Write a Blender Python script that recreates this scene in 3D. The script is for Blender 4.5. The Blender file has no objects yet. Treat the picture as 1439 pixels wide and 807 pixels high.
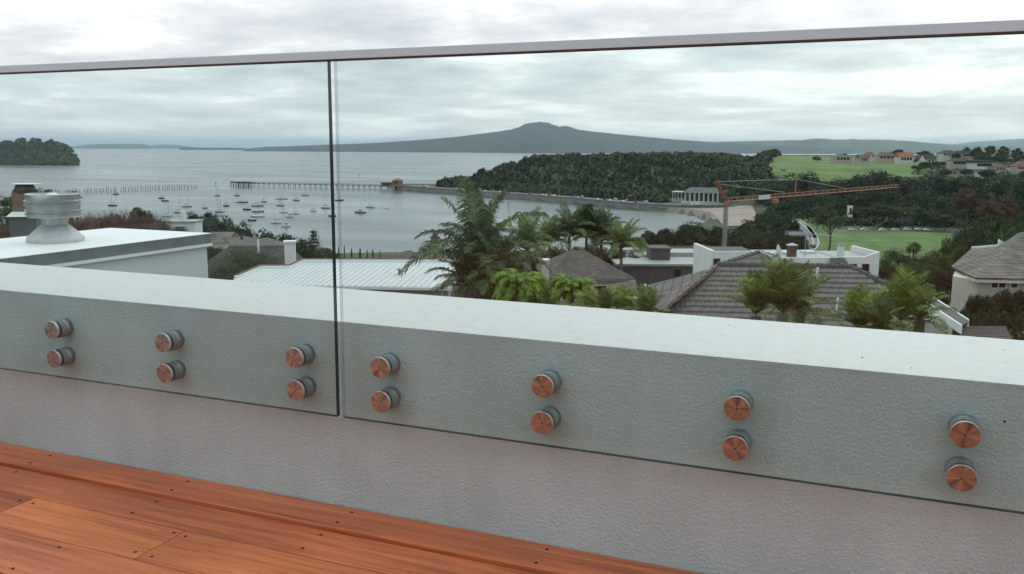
import bpy, bmesh, math, random
import numpy as np
from mathutils import Vector, Matrix
random.seed(7); rng = np.random.default_rng(7)
rad = math.radians
scene = bpy.context.scene
col = scene.collection

# ---------------------------------------------------------------- camera
H = 45.0                                   # eye height above the sea (metres)
FPX, YAW, PITCH, ROLL = 1253.65, 0.40054, 0.15378, 0.00459
_f = np.array([-math.sin(YAW)*math.cos(PITCH), math.cos(YAW)*math.cos(PITCH), -math.sin(PITCH)])
_r = np.array([math.cos(YAW), math.sin(YAW), 0.0]); _u = np.cross(_r, _f)
CR = _r*math.cos(ROLL) + _u*math.sin(ROLL); CU = -_r*math.sin(ROLL) + _u*math.cos(ROLL)
FH = np.array([-math.sin(YAW), math.cos(YAW), 0.0])
cam = bpy.data.cameras.new('camera'); cam.sensor_width = 36; cam.lens = FPX/1439*36
cam.clip_start = 0.05; cam.clip_end = 200000
cam_o = bpy.data.objects.new('camera', cam); col.objects.link(cam_o)
m = Matrix(((CR[0], CU[0], -_f[0], 0), (CR[1], CU[1], -_f[1], 0), (CR[2], CU[2], -_f[2], H), (0, 0, 0, 1)))
cam_o.matrix_world = m
scene.camera = cam_o

# ---------------------------------------------------------------- world, sun, exposure
SUN_EL, SUN_AZ = rad(30), rad(4)           # azimuth from +Y towards +X
sun_dir = Vector((math.sin(SUN_AZ)*math.cos(SUN_EL), math.cos(SUN_AZ)*math.cos(SUN_EL), math.sin(SUN_EL)))
w = bpy.data.worlds.new('World'); scene.world = w; w.use_nodes = True
nt = w.node_tree; N = nt.nodes; L = nt.links; N.clear()
def wn(t, **k):
    n = N.new(t)
    for a, b in k.items(): setattr(n, a, b)
    return n
def wmath(op, a, b=None, c=None):
    n = wn('ShaderNodeMath', operation=op)
    for i, v in enumerate((a, b, c)):
        if v is None: continue
        if isinstance(v, (int, float)): n.inputs[i].default_value = v
        else: L.new(v, n.inputs[i])
    return n.outputs[0]
def wramp(fac, pts):
    n = wn('ShaderNodeValToRGB'); e = n.color_ramp.elements
    while len(e) < len(pts): e.new(0.5)
    for i, (p, c) in enumerate(pts): e[i].position = p; e[i].color = (*c, 1)
    L.new(fac, n.inputs[0]); return n.outputs[0]
tc = wn('ShaderNodeTexCoord'); sp = wn('ShaderNodeSeparateXYZ'); L.new(tc.outputs['Generated'], sp.inputs[0])
zz = wmath('ADD', wmath('MAXIMUM', sp.outputs[2], 0.0), 0.10)
cb = wn('ShaderNodeCombineXYZ')
L.new(wmath('DIVIDE', sp.outputs[0], zz), cb.inputs[0]); L.new(wmath('DIVIDE', sp.outputs[1], zz), cb.inputs[1])
def wnoise(scale, detail, rough, off, dist=0.0):
    mp = wn('ShaderNodeMapping'); mp.inputs['Location'].default_value = off; L.new(cb.outputs[0], mp.inputs[0])
    n = wn('ShaderNodeTexNoise'); n.inputs['Scale'].default_value = scale; n.inputs['Detail'].default_value = detail
    n.inputs['Roughness'].default_value = rough; n.inputs['Distortion'].default_value = dist
    L.new(mp.outputs[0], n.inputs['Vector']); return n.outputs['Fac']
n1 = wnoise(0.62, 7, 0.55, (6.06, 11.55, 0), 0.35)
n2 = wnoise(2.1, 6, 0.6, (7.7, 2.2, 3), 0.3)
cl = wmath('ADD', wmath('MULTIPLY', n1, 0.68), wmath('MULTIPLY', n2, 0.32))
dt = wn('ShaderNodeVectorMath', operation='DOT_PRODUCT'); L.new(tc.outputs['Generated'], dt.inputs[0])
dt.inputs[1].default_value = sun_dir
glow = wmath('POWER', wmath('MAXIMUM', dt.outputs['Value'], 0.0), 5.0)
cl2 = wmath('ADD', cl, wmath('MULTIPLY', glow, 0.06))
ccol = wramp(cl2, [(0.38, (0.50, 0.535, 0.565)), (0.46, (0.62, 0.645, 0.665)), (0.525, (0.755, 0.77, 0.78)), (0.575, (0.95, 0.95, 0.94)), (0.66, (1.15, 1.14, 1.11))])
# low haze bank over the horizon
hz = wmath('POWER', wmath('SUBTRACT', 1.0, wmath('MINIMUM', wmath('MULTIPLY', wmath('MAXIMUM', sp.outputs[2], 0.0), 9.0), 1.0)), 3.0)
mxh = wn('ShaderNodeMix', data_type='RGBA'); L.new(wmath('MULTIPLY', hz, 0.75), mxh.inputs[0]); L.new(ccol, mxh.inputs[6]); mxh.inputs[7].default_value = (0.82, 0.825, 0.815, 1)
sky = wn('ShaderNodeTexSky', sky_type='NISHITA'); sky.sun_disc = False; sky.sun_elevation = SUN_EL; sky.sun_rotation = SUN_AZ
sks = wn('ShaderNodeVectorMath', operation='SCALE'); sks.inputs['Scale'].default_value = 0.10; L.new(sky.outputs[0], sks.inputs[0])
mx = wn('ShaderNodeMix', data_type='RGBA'); mx.inputs[0].default_value = 0.93; L.new(sks.outputs[0], mx.inputs[6]); L.new(mxh.outputs[2], mx.inputs[7])
bg = wn('ShaderNodeBackground'); L.new(mx.outputs[2], bg.inputs[0])
L.new(wmath('MULTIPLY_ADD', wmath('MAXIMUM', sp.outputs[2], 0.0), 0.45, 1.2), bg.inputs['Strength'])   # an overcast dome is brighter overhead
wo = wn('ShaderNodeOutputWorld'); L.new(bg.outputs[0], wo.inputs[0])

sl = bpy.data.lights.new('sun', 'SUN'); sl.energy = 0.6; sl.angle = rad(35); sl.color = (1.0, 0.96, 0.9)
so = bpy.data.objects.new('sun', sl); col.objects.link(so); so.rotation_euler = (-sun_dir).to_track_quat('-Z', 'Y').to_euler(); so.location = (0, 40, 120)
vs = scene.view_settings; vs.view_transform = 'Standard'; vs.look = 'None'; vs.gamma = 1; vs.use_curve_mapping = False; vs.exposure = 0
cy = scene.cycles; cy.use_denoising = True; cy.max_bounces = 8; cy.diffuse_bounces = 3; cy.glossy_bounces = 4; cy.transparent_max_bounces = 24
cy.volume_bounces = 0; cy.caustics_reflective = False; cy.caustics_refractive = False

# ---------------------------------------------------------------- geometry helpers
CAMP = np.array([0, 0, H])
def ray(x, y): return _f + CR*(x-719.5)/FPX - CU*(y-403.5)/FPX
def gz(x, y, z=0.0):                        # where the sight line of a spot meets the level z
    v = ray(x, y); return CAMP + v*((z-H)/v[2])
def pt(x, y, d):                            # a spot at ground distance d
    v = ray(x, y); return CAMP + v*(d/(v @ FH))
def ab(px, d, y=209.0):                     # plan position only
    p = pt(px, y, d); return p[:2]

class MB:
    def __init__(s): s.v = []; s.f = []; s.m = []
    def add(s, vs, fs, mi=0):
        o = len(s.v); s.v += [tuple(map(float, p)) for p in vs]; s.f += [tuple(i+o for i in f) for f in fs]; s.m += [mi]*len(fs); return s
    def box(s, x0, x1, y0, y1, z0, z1, mi=0):
        return s.add([(x0,y0,z0),(x1,y0,z0),(x1,y1,z0),(x0,y1,z0),(x0,y0,z1),(x1,y0,z1),(x1,y1,z1),(x0,y1,z1)],
                     [(0,3,2,1),(4,5,6,7),(0,1,5,4),(1,2,6,5),(2,3,7,6),(3,0,4,7)], mi)
    def prism(s, poly, z0, z1, mi=0):
        n = len(poly); a = [(x,y,z0) for x,y in poly]+[(x,y,z1) for x,y in poly]
        return s.add(a, [tuple(range(n))[::-1], tuple(range(n,2*n))]+[(i,(i+1)%n,(i+1)%n+n,i+n) for i in range(n)], mi)
    def slab(s, pts, t, mi=0):              # a sheet with thickness t below it
        P = [np.array(p, float) for p in pts]; n = len(P)
        nrm = sum((np.cross(P[i]-P[0], P[(i+1)%n]-P[0]) for i in range(1, n-1)), np.zeros(3)); nrm /= np.linalg.norm(nrm)
        if nrm[2] < 0: P = P[::-1]; nrm = -nrm
        Q = [p-nrm*t for p in P]
        return s.add(P+Q, [tuple(range(n)), tuple(range(2*n-1, n-1, -1))]+[(i, i+n, (i+1)%n+n, (i+1)%n) for i in range(n)], mi)
    def lathe(s, prof, n=32, c=(0,0,0), axis='z', mi=0, caps=True):
        vs = []
        for r, h in prof:
            for k in range(n):
                a = 2*math.pi*k/n; p = (r*math.cos(a), r*math.sin(a), h)
                if axis == 'y': p = (p[0], p[2], p[1])
                vs.append((p[0]+c[0], p[1]+c[1], p[2]+c[2]))
        fs = [(i*n+k, i*n+(k+1)%n, (i+1)*n+(k+1)%n, (i+1)*n+k) for i in range(len(prof)-1) for k in range(n)]
        if caps: fs += [tuple(range(n))[::-1], tuple((len(prof)-1)*n+k for k in range(n))]
        if axis == 'y': fs = [f[::-1] for f in fs]
        return s.add(vs, fs, mi)
    def tube(s, pts, rads, n=5, mi=0):
        P = [np.array(p, float) for p in pts]; vs = []
        if isinstance(rads, (int, float)): rads = [rads]*len(P)
        for i, p in enumerate(P):
            t = P[min(i+1, len(P)-1)]-P[max(i-1, 0)]; t /= (np.linalg.norm(t)+1e-9)
            a = np.cross(t, (0,0,1)) if abs(t[2]) < .9 else np.cross(t, (1,0,0)); a /= np.linalg.norm(a); b = np.cross(t, a)
            vs += [p+(a*math.cos(2*math.pi*k/n)+b*math.sin(2*math.pi*k/n))*rads[i] for k in range(n)]
        fs = [(i*n+k, i*n+(k+1)%n, (i+1)*n+(k+1)%n, (i+1)*n+k) for i in range(len(P)-1) for k in range(n)]
        fs += [tuple(range(n))[::-1], tuple((len(P)-1)*n+k for k in range(n))]
        return s.add(vs, fs, mi)
    def mesh(s, name):
        me = bpy.data.meshes.new(name); me.from_pydata(s.v, [], s.f); 
        if any(s.m): me.polygons.foreach_set('material_index', s.m)
        me.update(); return me

def np_mesh(name, V, F):                    # V (n,3), F (m,4) or (m,3)
    me = bpy.data.meshes.new(name); V = np.asarray(V, np.float32); F = np.asarray(F, np.int32); k = F.shape[1]
    me.vertices.add(len(V)); me.vertices.foreach_set('co', V.ravel())
    me.loops.add(F.size); me.loops.foreach_set('vertex_index', F.ravel())
    me.polygons.add(len(F)); me.polygons.foreach_set('loop_start', np.arange(0, F.size, k, dtype=np.int32))
    me.update(calc_edges=True); me.validate(); return me

def tag(o, label=None, cat=None, group=None, kind=None):
    for k, v in (('label', label), ('category', cat), ('group', group), ('kind', kind)):
        if v: o[k] = v
    return o
def obj(name, me, mat=None, parent=None, loc=None, rz=0, smooth=False, bevel=0):
    if isinstance(me, MB): me = me.mesh(name)
    if mat is not None:
        mats = mat if isinstance(mat, (list, tuple)) else [mat]
        if len(me.materials) == 0:
            for q in mats: me.materials.append(q)
    if smooth: me.polygons.foreach_set('use_smooth', [True]*len(me.polygons)); me.update()
    o = bpy.data.objects.new(name, me); col.objects.link(o)
    if parent is not None: o.parent = parent
    if loc is not None: o.location = tuple(map(float, loc))
    if rz: o.rotation_euler = (0, 0, rz)
    if bevel:
        b = o.modifiers.new('bevel', 'BEVEL'); b.width = bevel; b.segments = 2; b.limit_method = 'ANGLE'; b.angle_limit = rad(40)
    return o
def thing(name, label, cat, loc=(0,0,0), rz=0, group=None):
    o = bpy.data.objects.new(name, None); col.objects.link(o); o.location = tuple(map(float, loc)); o.rotation_euler = (0,0,rz)
    o.empty_display_size = .2
    return tag(o, label, cat, group)
def copy_tree(root, loc=None, rz=None, sc=None, label=None, group=None, parent=None):
    c = root.copy(); col.objects.link(c)
    if parent is not None: c.parent = parent
    if loc is not None: c.location = tuple(map(float, loc))
    if rz is not None: c.rotation_euler = (0,0,rz)
    if sc is not None: c.scale = sc
    if label: c['label'] = label
    if group: c['group'] = group
    for ch in list(root.children): copy_tree(ch, parent=c)
    return c

# ---------------------------------------------------------------- materials
MATS = {}
def mat(name, base, rough=.6, metal=0.0, var=0.0, var_scale=4.0, var2=None, bump=0.0, bump_scale=30.0, bump_dist=.01, objrand=0.0, spec=None, stretch=None, extra=None):
    if name in MATS: return MATS[name]
    m = bpy.data.materials.new(name); m.use_nodes = True; nt = m.node_tree; b = nt.nodes['Principled BSDF']
    b.inputs['Base Color'].default_value = (*base, 1); b.inputs['Roughness'].default_value = rough; b.inputs['Metallic'].default_value = metal
    if spec is not None: b.inputs['Specular IOR Level'].default_value = spec
    co = nt.nodes.new('ShaderNodeTexCoord').outputs['Object']
    if stretch:
        mp = nt.nodes.new('ShaderNodeMapping'); mp.inputs['Scale'].default_value = stretch; nt.links.new(co, mp.inputs[0]); co = mp.outputs[0]
    c = None
    if var or var2:
        n = nt.nodes.new('ShaderNodeTexNoise'); n.inputs['Scale'].default_value = var_scale; n.inputs['Detail'].default_value = 6; n.inputs['Roughness'].default_value = .62; nt.links.new(co, n.inputs['Vector'])
        r = nt.nodes.new('ShaderNodeValToRGB'); r.color_ramp.elements[0].position = .34; r.color_ramp.elements[1].position = .68
        lo = tuple(x*(1-var) for x in base); hi = var2 if var2 else tuple(min(1, x*(1+var)) for x in base)
        r.color_ramp.elements[0].color = (*lo, 1); r.color_ramp.elements[1].color = (*hi, 1)
        nt.links.new(n.outputs['Fac'], r.inputs[0]); c = r.outputs[0]
    if objrand:
        oi = nt.nodes.new('ShaderNodeObjectInfo'); hs = nt.nodes.new('ShaderNodeHueSaturation'); mr = nt.nodes.new('ShaderNodeMapRange')
        mr.inputs[3].default_value = 1-objrand; mr.inputs[4].default_value = 1+objrand; nt.links.new(oi.outputs['Random'], mr.inputs[0]); nt.links.new(mr.outputs[0], hs.inputs['Value'])
        if c: nt.links.new(c, hs.inputs['Color'])
        else: hs.inputs['Color'].default_value = (*base, 1)
        c = hs.outputs[0]
    if c: nt.links.new(c, b.inputs['Base Color'])
    if bump:
        n = nt.nodes.new('ShaderNodeTexNoise'); n.inputs['Scale'].default_value = bump_scale; n.inputs['Detail'].default_value = 3; nt.links.new(co, n.inputs['Vector'])
        bp = nt.nodes.new('ShaderNodeBump'); bp.inputs['Strength'].default_value = bump; bp.inputs['Distance'].default_value = bump_dist
        nt.links.new(n.outputs['Fac'], bp.inputs['Height']); nt.links.new(bp.outputs[0], b.inputs['Normal'])
    if extra: extra(m, nt, b)
    MATS[name] = m; return m

def plaster_extra(m, nt, b):
    co = nt.nodes.new('ShaderNodeTexCoord').outputs['Object']
    v = nt.nodes.new('ShaderNodeTexNoise'); v.inputs['Scale'].default_value = 225; v.inputs['Detail'].default_value = 3.5; v.inputs['Roughness'].default_value = .55; v.inputs['Distortion'].default_value = .15
    nt.links.new(co, v.inputs['Vector'])
    v2 = nt.nodes.new('ShaderNodeTexNoise'); v2.inputs['Scale'].default_value = 9; v2.inputs['Detail'].default_value = 3; nt.links.new(co, v2.inputs['Vector'])
    ad = nt.nodes.new('ShaderNodeMath'); ad.operation = 'MULTIPLY_ADD'; nt.links.new(v2.outputs['Fac'], ad.inputs[0]); ad.inputs[1].default_value = .35; nt.links.new(v.outputs['Fac'], ad.inputs[2])
    mp = nt.nodes.new('ShaderNodeMapping'); mp.inputs['Scale'].default_value = (9, 9, .9); nt.links.new(co, mp.inputs[0])
    v3 = nt.nodes.new('ShaderNodeTexNoise'); v3.inputs['Scale'].default_value = 1.0; v3.inputs['Detail'].default_value = 5; nt.links.new(mp.outputs[0], v3.inputs['Vector'])
    r3 = nt.nodes.new('ShaderNodeMapRange'); r3.inputs[1].default_value = .3; r3.inputs[2].default_value = .62; r3.inputs[3].default_value = .94; r3.inputs[4].default_value = 1.02; nt.links.new(v3.outputs['Fac'], r3.inputs[0])
    hs = nt.nodes.new('ShaderNodeHueSaturation'); src = b.inputs['Base Color'].links[0].from_socket; nt.links.new(src, hs.inputs['Color']); nt.links.new(r3.outputs[0], hs.inputs['Value']); nt.links.new(hs.outputs[0], b.inputs['Base Color'])
    bp = nt.nodes.new('ShaderNodeBump'); bp.inputs['Strength'].default_value = .85; bp.inputs['Distance'].default_value = .0038
    nt.links.new(ad.outputs[0], bp.inputs['Height']); nt.links.new(bp.outputs[0], b.inputs['Normal'])
M_plaster = mat('plaster', (.50,.63,.66), .75, var=.09, var_scale=3.2, extra=plaster_extra)
M_cap = mat('cap_plaster', (.565,.58,.575), .6, var=.055, var_scale=30, bump=.35, bump_scale=160, bump_dist=.002)

def wood_extra(m, nt, b):
    L = nt.links; oi = nt.nodes.new('ShaderNodeObjectInfo'); tc = nt.nodes.new('ShaderNodeTexCoord')
    mp = nt.nodes.new('ShaderNodeMapping'); mp.inputs['Scale'].default_value = (1.1, 26, 26); L.new(tc.outputs['Object'], mp.inputs[0])
    sc = nt.nodes.new('ShaderNodeMath'); sc.operation = 'MULTIPLY'; sc.inputs[1].default_value = 37; L.new(oi.outputs['Random'], sc.inputs[0])
    n = nt.nodes.new('ShaderNodeTexNoise'); n.noise_dimensions = '4D'; n.inputs['Scale'].default_value = 2.0; n.inputs['Detail'].default_value = 8; n.inputs['Roughness'].default_value = .68; n.inputs['Distortion'].default_value = .35
    L.new(mp.outputs[0], n.inputs['Vector']); L.new(sc.outputs[0], n.inputs['W'])
    r = nt.nodes.new('ShaderNodeValToRGB'); e = r.color_ramp.elements
    e[0].position = .25; e[0].color = (.20,.052,.021,1); e[1].position = .75; e[1].color = (.72,.26,.092,1)
    k = e.new(.47); k.color = (.53,.152,.055,1); L.new(n.outputs['Fac'], r.inputs[0])
    n2 = nt.nodes.new('ShaderNodeTexNoise'); n2.noise_dimensions = '4D'; n2.inputs['Scale'].default_value = 2.3; n2.inputs['Detail'].default_value = 4; L.new(tc.outputs['Object'], n2.inputs['Vector']); L.new(sc.outputs[0], n2.inputs['W'])
    mr = nt.nodes.new('ShaderNodeMapRange'); mr.inputs[1].default_value = .3; mr.inputs[2].default_value = .7; mr.inputs[3].default_value = .78; mr.inputs[4].default_value = 1.15; L.new(n2.outputs['Fac'], mr.inputs[0])
    mr2 = nt.nodes.new('ShaderNodeMapRange'); mr2.inputs[3].default_value = .72; mr2.inputs[4].default_value = 1.16; L.new(oi.outputs['Random'], mr2.inputs[0])
    ml = nt.nodes.new('ShaderNodeMath'); ml.operation = 'MULTIPLY'; L.new(mr.outputs[0], ml.inputs[0]); L.new(mr2.outputs[0], ml.inputs[1])
    hs = nt.nodes.new('ShaderNodeHueSaturation'); L.new(r.outputs[0], hs.inputs['Color']); L.new(ml.outputs[0], hs.inputs['Value'])
    mp2 = nt.nodes.new('ShaderNodeMapping'); mp2.inputs['Scale'].default_value = (3.5, 150, 150); L.new(tc.outputs['Object'], mp2.inputs[0])
    n3 = nt.nodes.new('ShaderNodeTexNoise'); n3.noise_dimensions = '4D'; n3.inputs['Scale'].default_value = 2.0; n3.inputs['Detail'].default_value = 4; L.new(mp2.outputs[0], n3.inputs['Vector']); L.new(sc.outputs[0], n3.inputs['W'])
    r3 = nt.nodes.new('ShaderNodeMapRange'); r3.inputs[1].default_value = .34; r3.inputs[2].default_value = .5; r3.inputs[3].default_value = .74; r3.inputs[4].default_value = 1.05; L.new(n3.outputs['Fac'], r3.inputs[0])
    ml2 = nt.nodes.new('ShaderNodeMath'); ml2.operation = 'MULTIPLY'; L.new(ml.outputs[0], ml2.inputs[0]); L.new(r3.outputs[0], ml2.inputs[1]); L.new(ml2.outputs[0], hs.inputs['Value'])
    mh = nt.nodes.new('ShaderNodeMapRange'); mh.inputs[3].default_value = .493; mh.inputs[4].default_value = .503; L.new(oi.outputs['Random'], mh.inputs[0]); L.new(mh.outputs[0], hs.inputs['Hue'])
    L.new(hs.outputs[0], b.inputs['Base Color'])
    bp = nt.nodes.new('ShaderNodeBump'); bp.inputs['Strength'].default_value = .35; bp.inputs['Distance'].default_value = .0012; L.new(n.outputs['Fac'], bp.inputs['Height']); L.new(bp.outputs[0], b.inputs['Normal'])
    rr = nt.nodes.new('ShaderNodeMapRange'); rr.inputs[3].default_value = .30; rr.inputs[4].default_value = .5; L.new(n2.outputs['Fac'], rr.inputs[0]); L.new(rr.outputs[0], b.inputs['Roughness'])
M_wood = mat('deck_timber', (.33,.1,.04), .5, extra=wood_extra)
M_screw = mat('screw_head', (.035,.022,.018), .5, metal=.3)

def glass_extra(m, nt, b):
    L = nt.links; nt.nodes.remove(b); out = nt.nodes['Material Output']
    g = nt.nodes.new('ShaderNodeNewGeometry'); mi = nt.nodes.new('ShaderNodeMapRange'); mi.inputs[3].default_value = 1.5; mi.inputs[4].default_value = 1/1.5
    L.new(g.outputs['Backfacing'], mi.inputs[0]); fr = nt.nodes.new('ShaderNodeFresnel'); L.new(mi.outputs[0], fr.inputs['IOR'])
    t = nt.nodes.new('ShaderNodeBsdfTransparent'); t.inputs[0].default_value = (.916,.966,.963,1)
    gl = nt.nodes.new('ShaderNodeBsdfGlossy'); gl.inputs['Roughness'].default_value = 0.0; gl.inputs['Color'].default_value = (1,1,1,1)
    mx = nt.nodes.new('ShaderNodeMixShader'); fk = nt.nodes.new('ShaderNodeMath'); fk.operation = 'MULTIPLY'; fk.inputs[1].default_value = .42; L.new(fr.outputs[0], fk.inputs[0]); L.new(fk.outputs[0], mx.inputs[0]); L.new(t.outputs[0], mx.inputs[1]); L.new(gl.outputs[0], mx.inputs[2]); L.new(mx.outputs[0], out.inputs['Surface'])
M_glass = mat('balustrade_glass', (1,1,1), extra=glass_extra)
M_gedge = mat('glass_edge', (.012,.03,.032), .12)
def edge2_extra(m, nt, b):
    L = nt.links; t = nt.nodes.new('ShaderNodeBsdfTransparent'); t.inputs[0].default_value = (.72,.80,.80,1); mx = nt.nodes.new('ShaderNodeMixShader'); mx.inputs[0].default_value = .14
    L.new(t.outputs[0], mx.inputs[1]); L.new(b.outputs[0], mx.inputs[2]); L.new(mx.outputs[0], nt.nodes['Material Output'].inputs['Surface'])
M_gedge2 = mat('glass_edge_seen_through', (.30,.36,.36), .15, extra=edge2_extra)  # same edge glass; its paler look through the pane is put into the colour
M_rail = mat('rail_aluminium', (.57,.76,.87), .45, metal=.0, bump=.05, bump_scale=300, bump_dist=.0005)
def brushed_reflect_extra(m, nt, b):
    L = nt.links; tc = nt.nodes.new('ShaderNodeTexCoord'); sp = nt.nodes.new('ShaderNodeSeparateXYZ'); L.new(tc.outputs['Object'], sp.inputs[0])
    a = nt.nodes.new('ShaderNodeVectorMath'); a.operation = 'MULTIPLY'; a.inputs[1].default_value = (1,0,1); L.new(tc.outputs['Object'], a.inputs[0])
    ln = nt.nodes.new('ShaderNodeVectorMath'); ln.operation = 'LENGTH'; L.new(a.outputs[0], ln.inputs[0])
    n = nt.nodes.new('ShaderNodeTexNoise'); n.noise_dimensions = '1D'; n.inputs['Scale'].default_value = 1400; n.inputs['Detail'].default_value = 2; L.new(ln.outputs['Value'], n.inputs['W'])
    bp = nt.nodes.new('ShaderNodeBump'); bp.inputs['Strength'].default_value = .5; bp.inputs['Distance'].default_value = .0004; L.new(n.outputs['Fac'], bp.inputs['Height']); L.new(bp.outputs[0], b.inputs['Normal'])
    at = nt.nodes.new('ShaderNodeMath'); at.operation = 'ARCTAN2'; L.new(sp.outputs[2], at.inputs[0]); L.new(sp.outputs[0], at.inputs[1])
    n2 = nt.nodes.new('ShaderNodeTexNoise'); n2.noise_dimensions = '1D'; n2.inputs['Scale'].default_value = 1.3; n2.inputs['Detail'].default_value = 5; oi_ = nt.nodes.new('ShaderNodeObjectInfo'); aw = nt.nodes.new('ShaderNodeMath'); aw.operation = 'MULTIPLY_ADD'; aw.inputs[1].default_value = 50; L.new(oi_.outputs['Random'], aw.inputs[0]); L.new(at.outputs[0], aw.inputs[2]); L.new(aw.outputs[0], n2.inputs['W'])
    mr = nt.nodes.new('ShaderNodeMapRange'); mr.inputs[1].default_value = .25; mr.inputs[2].default_value = .75; mr.inputs[3].default_value = .20; mr.inputs[4].default_value = .54; L.new(n2.outputs['Fac'], mr.inputs[0])  # light and dark reflection streaks round the cap, painted into the base colour
    cm = nt.nodes.new('ShaderNodeCombineColor'); [L.new(mr.outputs[0], cm.inputs[i]) for i in range(3)]; L.new(cm.outputs[0], b.inputs['Base Color'])
M_steel_face = mat('turned_steel', (.5,.5,.5), .24, metal=1, extra=brushed_reflect_extra)
M_steel = mat('standoff_steel', (.58,.59,.59), .36, metal=.9)
M_gap_sleeve = mat('gap_sleeve', (.30,.31,.31), .5, metal=.3)
M_barrel = mat('barrel_steel', (.33,.34,.34), .45, metal=.6)
M_rubber = mat('black_rubber', (.012,.012,.014), .5)
M_hole = mat('socket_shadow', (.02,.018,.016), .8)

# ---------------------------------------------------------------- deck, parapet, balustrade
ZD = H-0.7893; YW = 1.584; YWB = 1.970; ZWT = H-0.3674; YG = 1.55; ZGB = H-0.568; ZRB = H+0.1737; ZRT = H+0.191
deck = tag(obj('deck', MB().box(-6.5, 5.5, -5.7, YW-.002, ZD-.25, ZD-.032), mat('deck_joist', (.10,.05,.03), .9)), kind='structure')
edges = [1.583, 1.476, 1.359, 1.2145]
while edges[-1] > -5.5: edges.append(edges[-1]-.1425)
ends = {0: [-6.4, -4.2, .9, 5.4], 1: [-6.4, -3.4, .2, 5.4], 2: [-6.4, -1.751, -1.309, 1.6, 5.4], 3: [-6.4, -2.9, -.35, 5.4]}
screw_me = MB().lathe([(.0034,-.002),(.0038,.0008),(.0026,.0011)], 10).mesh('screw'); screw_me.materials.append(M_screw)
def screw(parent, x, y, z):
    s = obj('screw', screw_me, None, parent, (x, y, z)); return s
for i in range(len(edges)-1):
    y1, y0 = edges[i]-.0020, edges[i+1]+.0020
    if i == 0: y1 = YW-.0015
    es = ends.get(i) or [-6.4, -6.4+random.uniform(1.5,3), random.uniform(-1.5,1.2), 3.2, 5.4]
    top = .007 if i == 0 else (-.001 if i == 1 else random.uniform(-.0008,.0008))
    for x0, x1 in zip(es[:-1], es[1:]):
        cx = (x0+x1)/2
        bo = obj('deck_board', MB().box(x0+.0006-cx, x1-.0006-cx, y0, y1, -.03, top), M_wood, deck, (cx, 0, ZD), bevel=.0022)
        if i < 6:
            js = [j*.45-.137 for j in range(-9, 6)] if i != 2 else []
            js = [j for j in js if x0+.05 < j < x1-.05] + ([x0+.02, x1-.02])
            for j in js:
                if -3.2 < j < .8:
                    for yy in (y0+.022, y1-.022): screw(bo, j-cx+random.uniform(-.006,.006), yy+random.uniform(-.004,.004), top)

wall = tag(obj('parapet_wall', MB().box(-7, 6, YW, YWB, ZD-2.2, ZWT-.006), M_plaster), 'grey textured plaster parapet wall with pale flat top running behind the timber deck', 'wall')
obj('return_wall', MB().box(-3.35, -2.98, -5.5, YW-.002, ZD-2.2, ZWT-.001), M_plaster, wall)
cpm = MB().box(-7, 6, YW-.0003, YWB+.002, ZWT-.006, ZWT); cpm.m = [0, 0, 1, 0, 0, 0]
obj('coping', cpm, [M_cap, M_plaster], wall)
obj('drip_fleck', MB().lathe([(.0022,0),(.0018,.001)], 8, axis='y', c=(0,0,0)), M_hole, wall, (.19, YW-.001, ZWT-.062))
for fx, fy, fr_ in ((-.03,.10,.0016),(-.62,.2,.0011),(.21,.27,.0013),(-1.4,.14,.0012),(.4,.08,.0012),(-.3,.3,.001),(.05,.05,.0009)): obj('drip_fleck', MB().lathe([(fr_,0),(fr_*.8,.001)], 8), M_hole, wall, (fx, YW+fy, ZWT+.0003))

def chamfer_pane(x0, x1):
    mb = MB(); T = .012; z0, z1 = ZGB, ZRB+.012
    mb.box(x0, x1, YG, YG+T, z0, z1, 0)
    mb.m[-6:] = [1, 1, 0, 1, 0, 2]
    return mb
def standoff(parent, x, z):
    s = obj('standoff', MB().lathe([(.0225,0),(.0225,YW-YG-.0145)], 40, axis='y'), M_barrel, parent, (x, YG+.0145, z)); s.data.polygons.foreach_set('use_smooth', [len(p.vertices) == 4 for p in s.data.polygons])
    g = obj('gasket', MB().lathe([(.0216,-.0197),(.0222,-.017),(.0216,-.0145)], 40, axis='y').lathe([(.012,-.0025),(.012,0)], 24, axis='y'), M_rubber, s)
    obj('bush', MB().lathe([(.0222,-.0144),(.0222,-.0001)], 32, axis='y', caps=False), M_gap_sleeve, s)  # added sleeve, widened to barrel size to cover the shaded gap inside the glass
    c = obj('cap', MB().lathe([(.0225,-.0197),(.0225,-.0255)], 48, axis='y', caps=False).lathe([(.0225,-.0255),(.0218,-.0266)], 48, axis='y', caps=False)
            .lathe([(.0218,-.0266),(.0016,-.0266)], 48, axis='y', caps=False, mi=1).lathe([(.0016,-.0266),(.0012,-.0258),(.0006,-.0256)], 16, axis='y', mi=2), [M_steel, M_steel_face, M_hole], s)
    return s
XE = -1.0618
panes = []
for x0, x1, xs, lab in ((-2.96, XE, [-2.24,-1.881,-1.526,-1.159], 'frameless glass balustrade panel standing in front of the flue cowl roof'),
                        (XE+.0155, 1.9, [-.946,-.588,-.225,.132,.49,.85], 'frameless glass balustrade panel standing in front of the crane and tiled roof')):
    p = thing('glass_panel', lab, 'glass panel', ((x0+x1)/2, YG, ZGB), group='glass panels of the balustrade')
    cx = (x0+x1)/2; mb = chamfer_pane(x0, x1); mb.v = [(a-cx, b-YG, c-ZGB) for a, b, c in mb.v]
    obj('pane', mb, [M_glass, M_gedge, M_gedge2], p)
    for x in xs:
        for z in (H-.4461, H-.5184):
            s = standoff(p, x, z); s.location = (x-cx, s.location.y-YG, z-ZGB)
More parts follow.
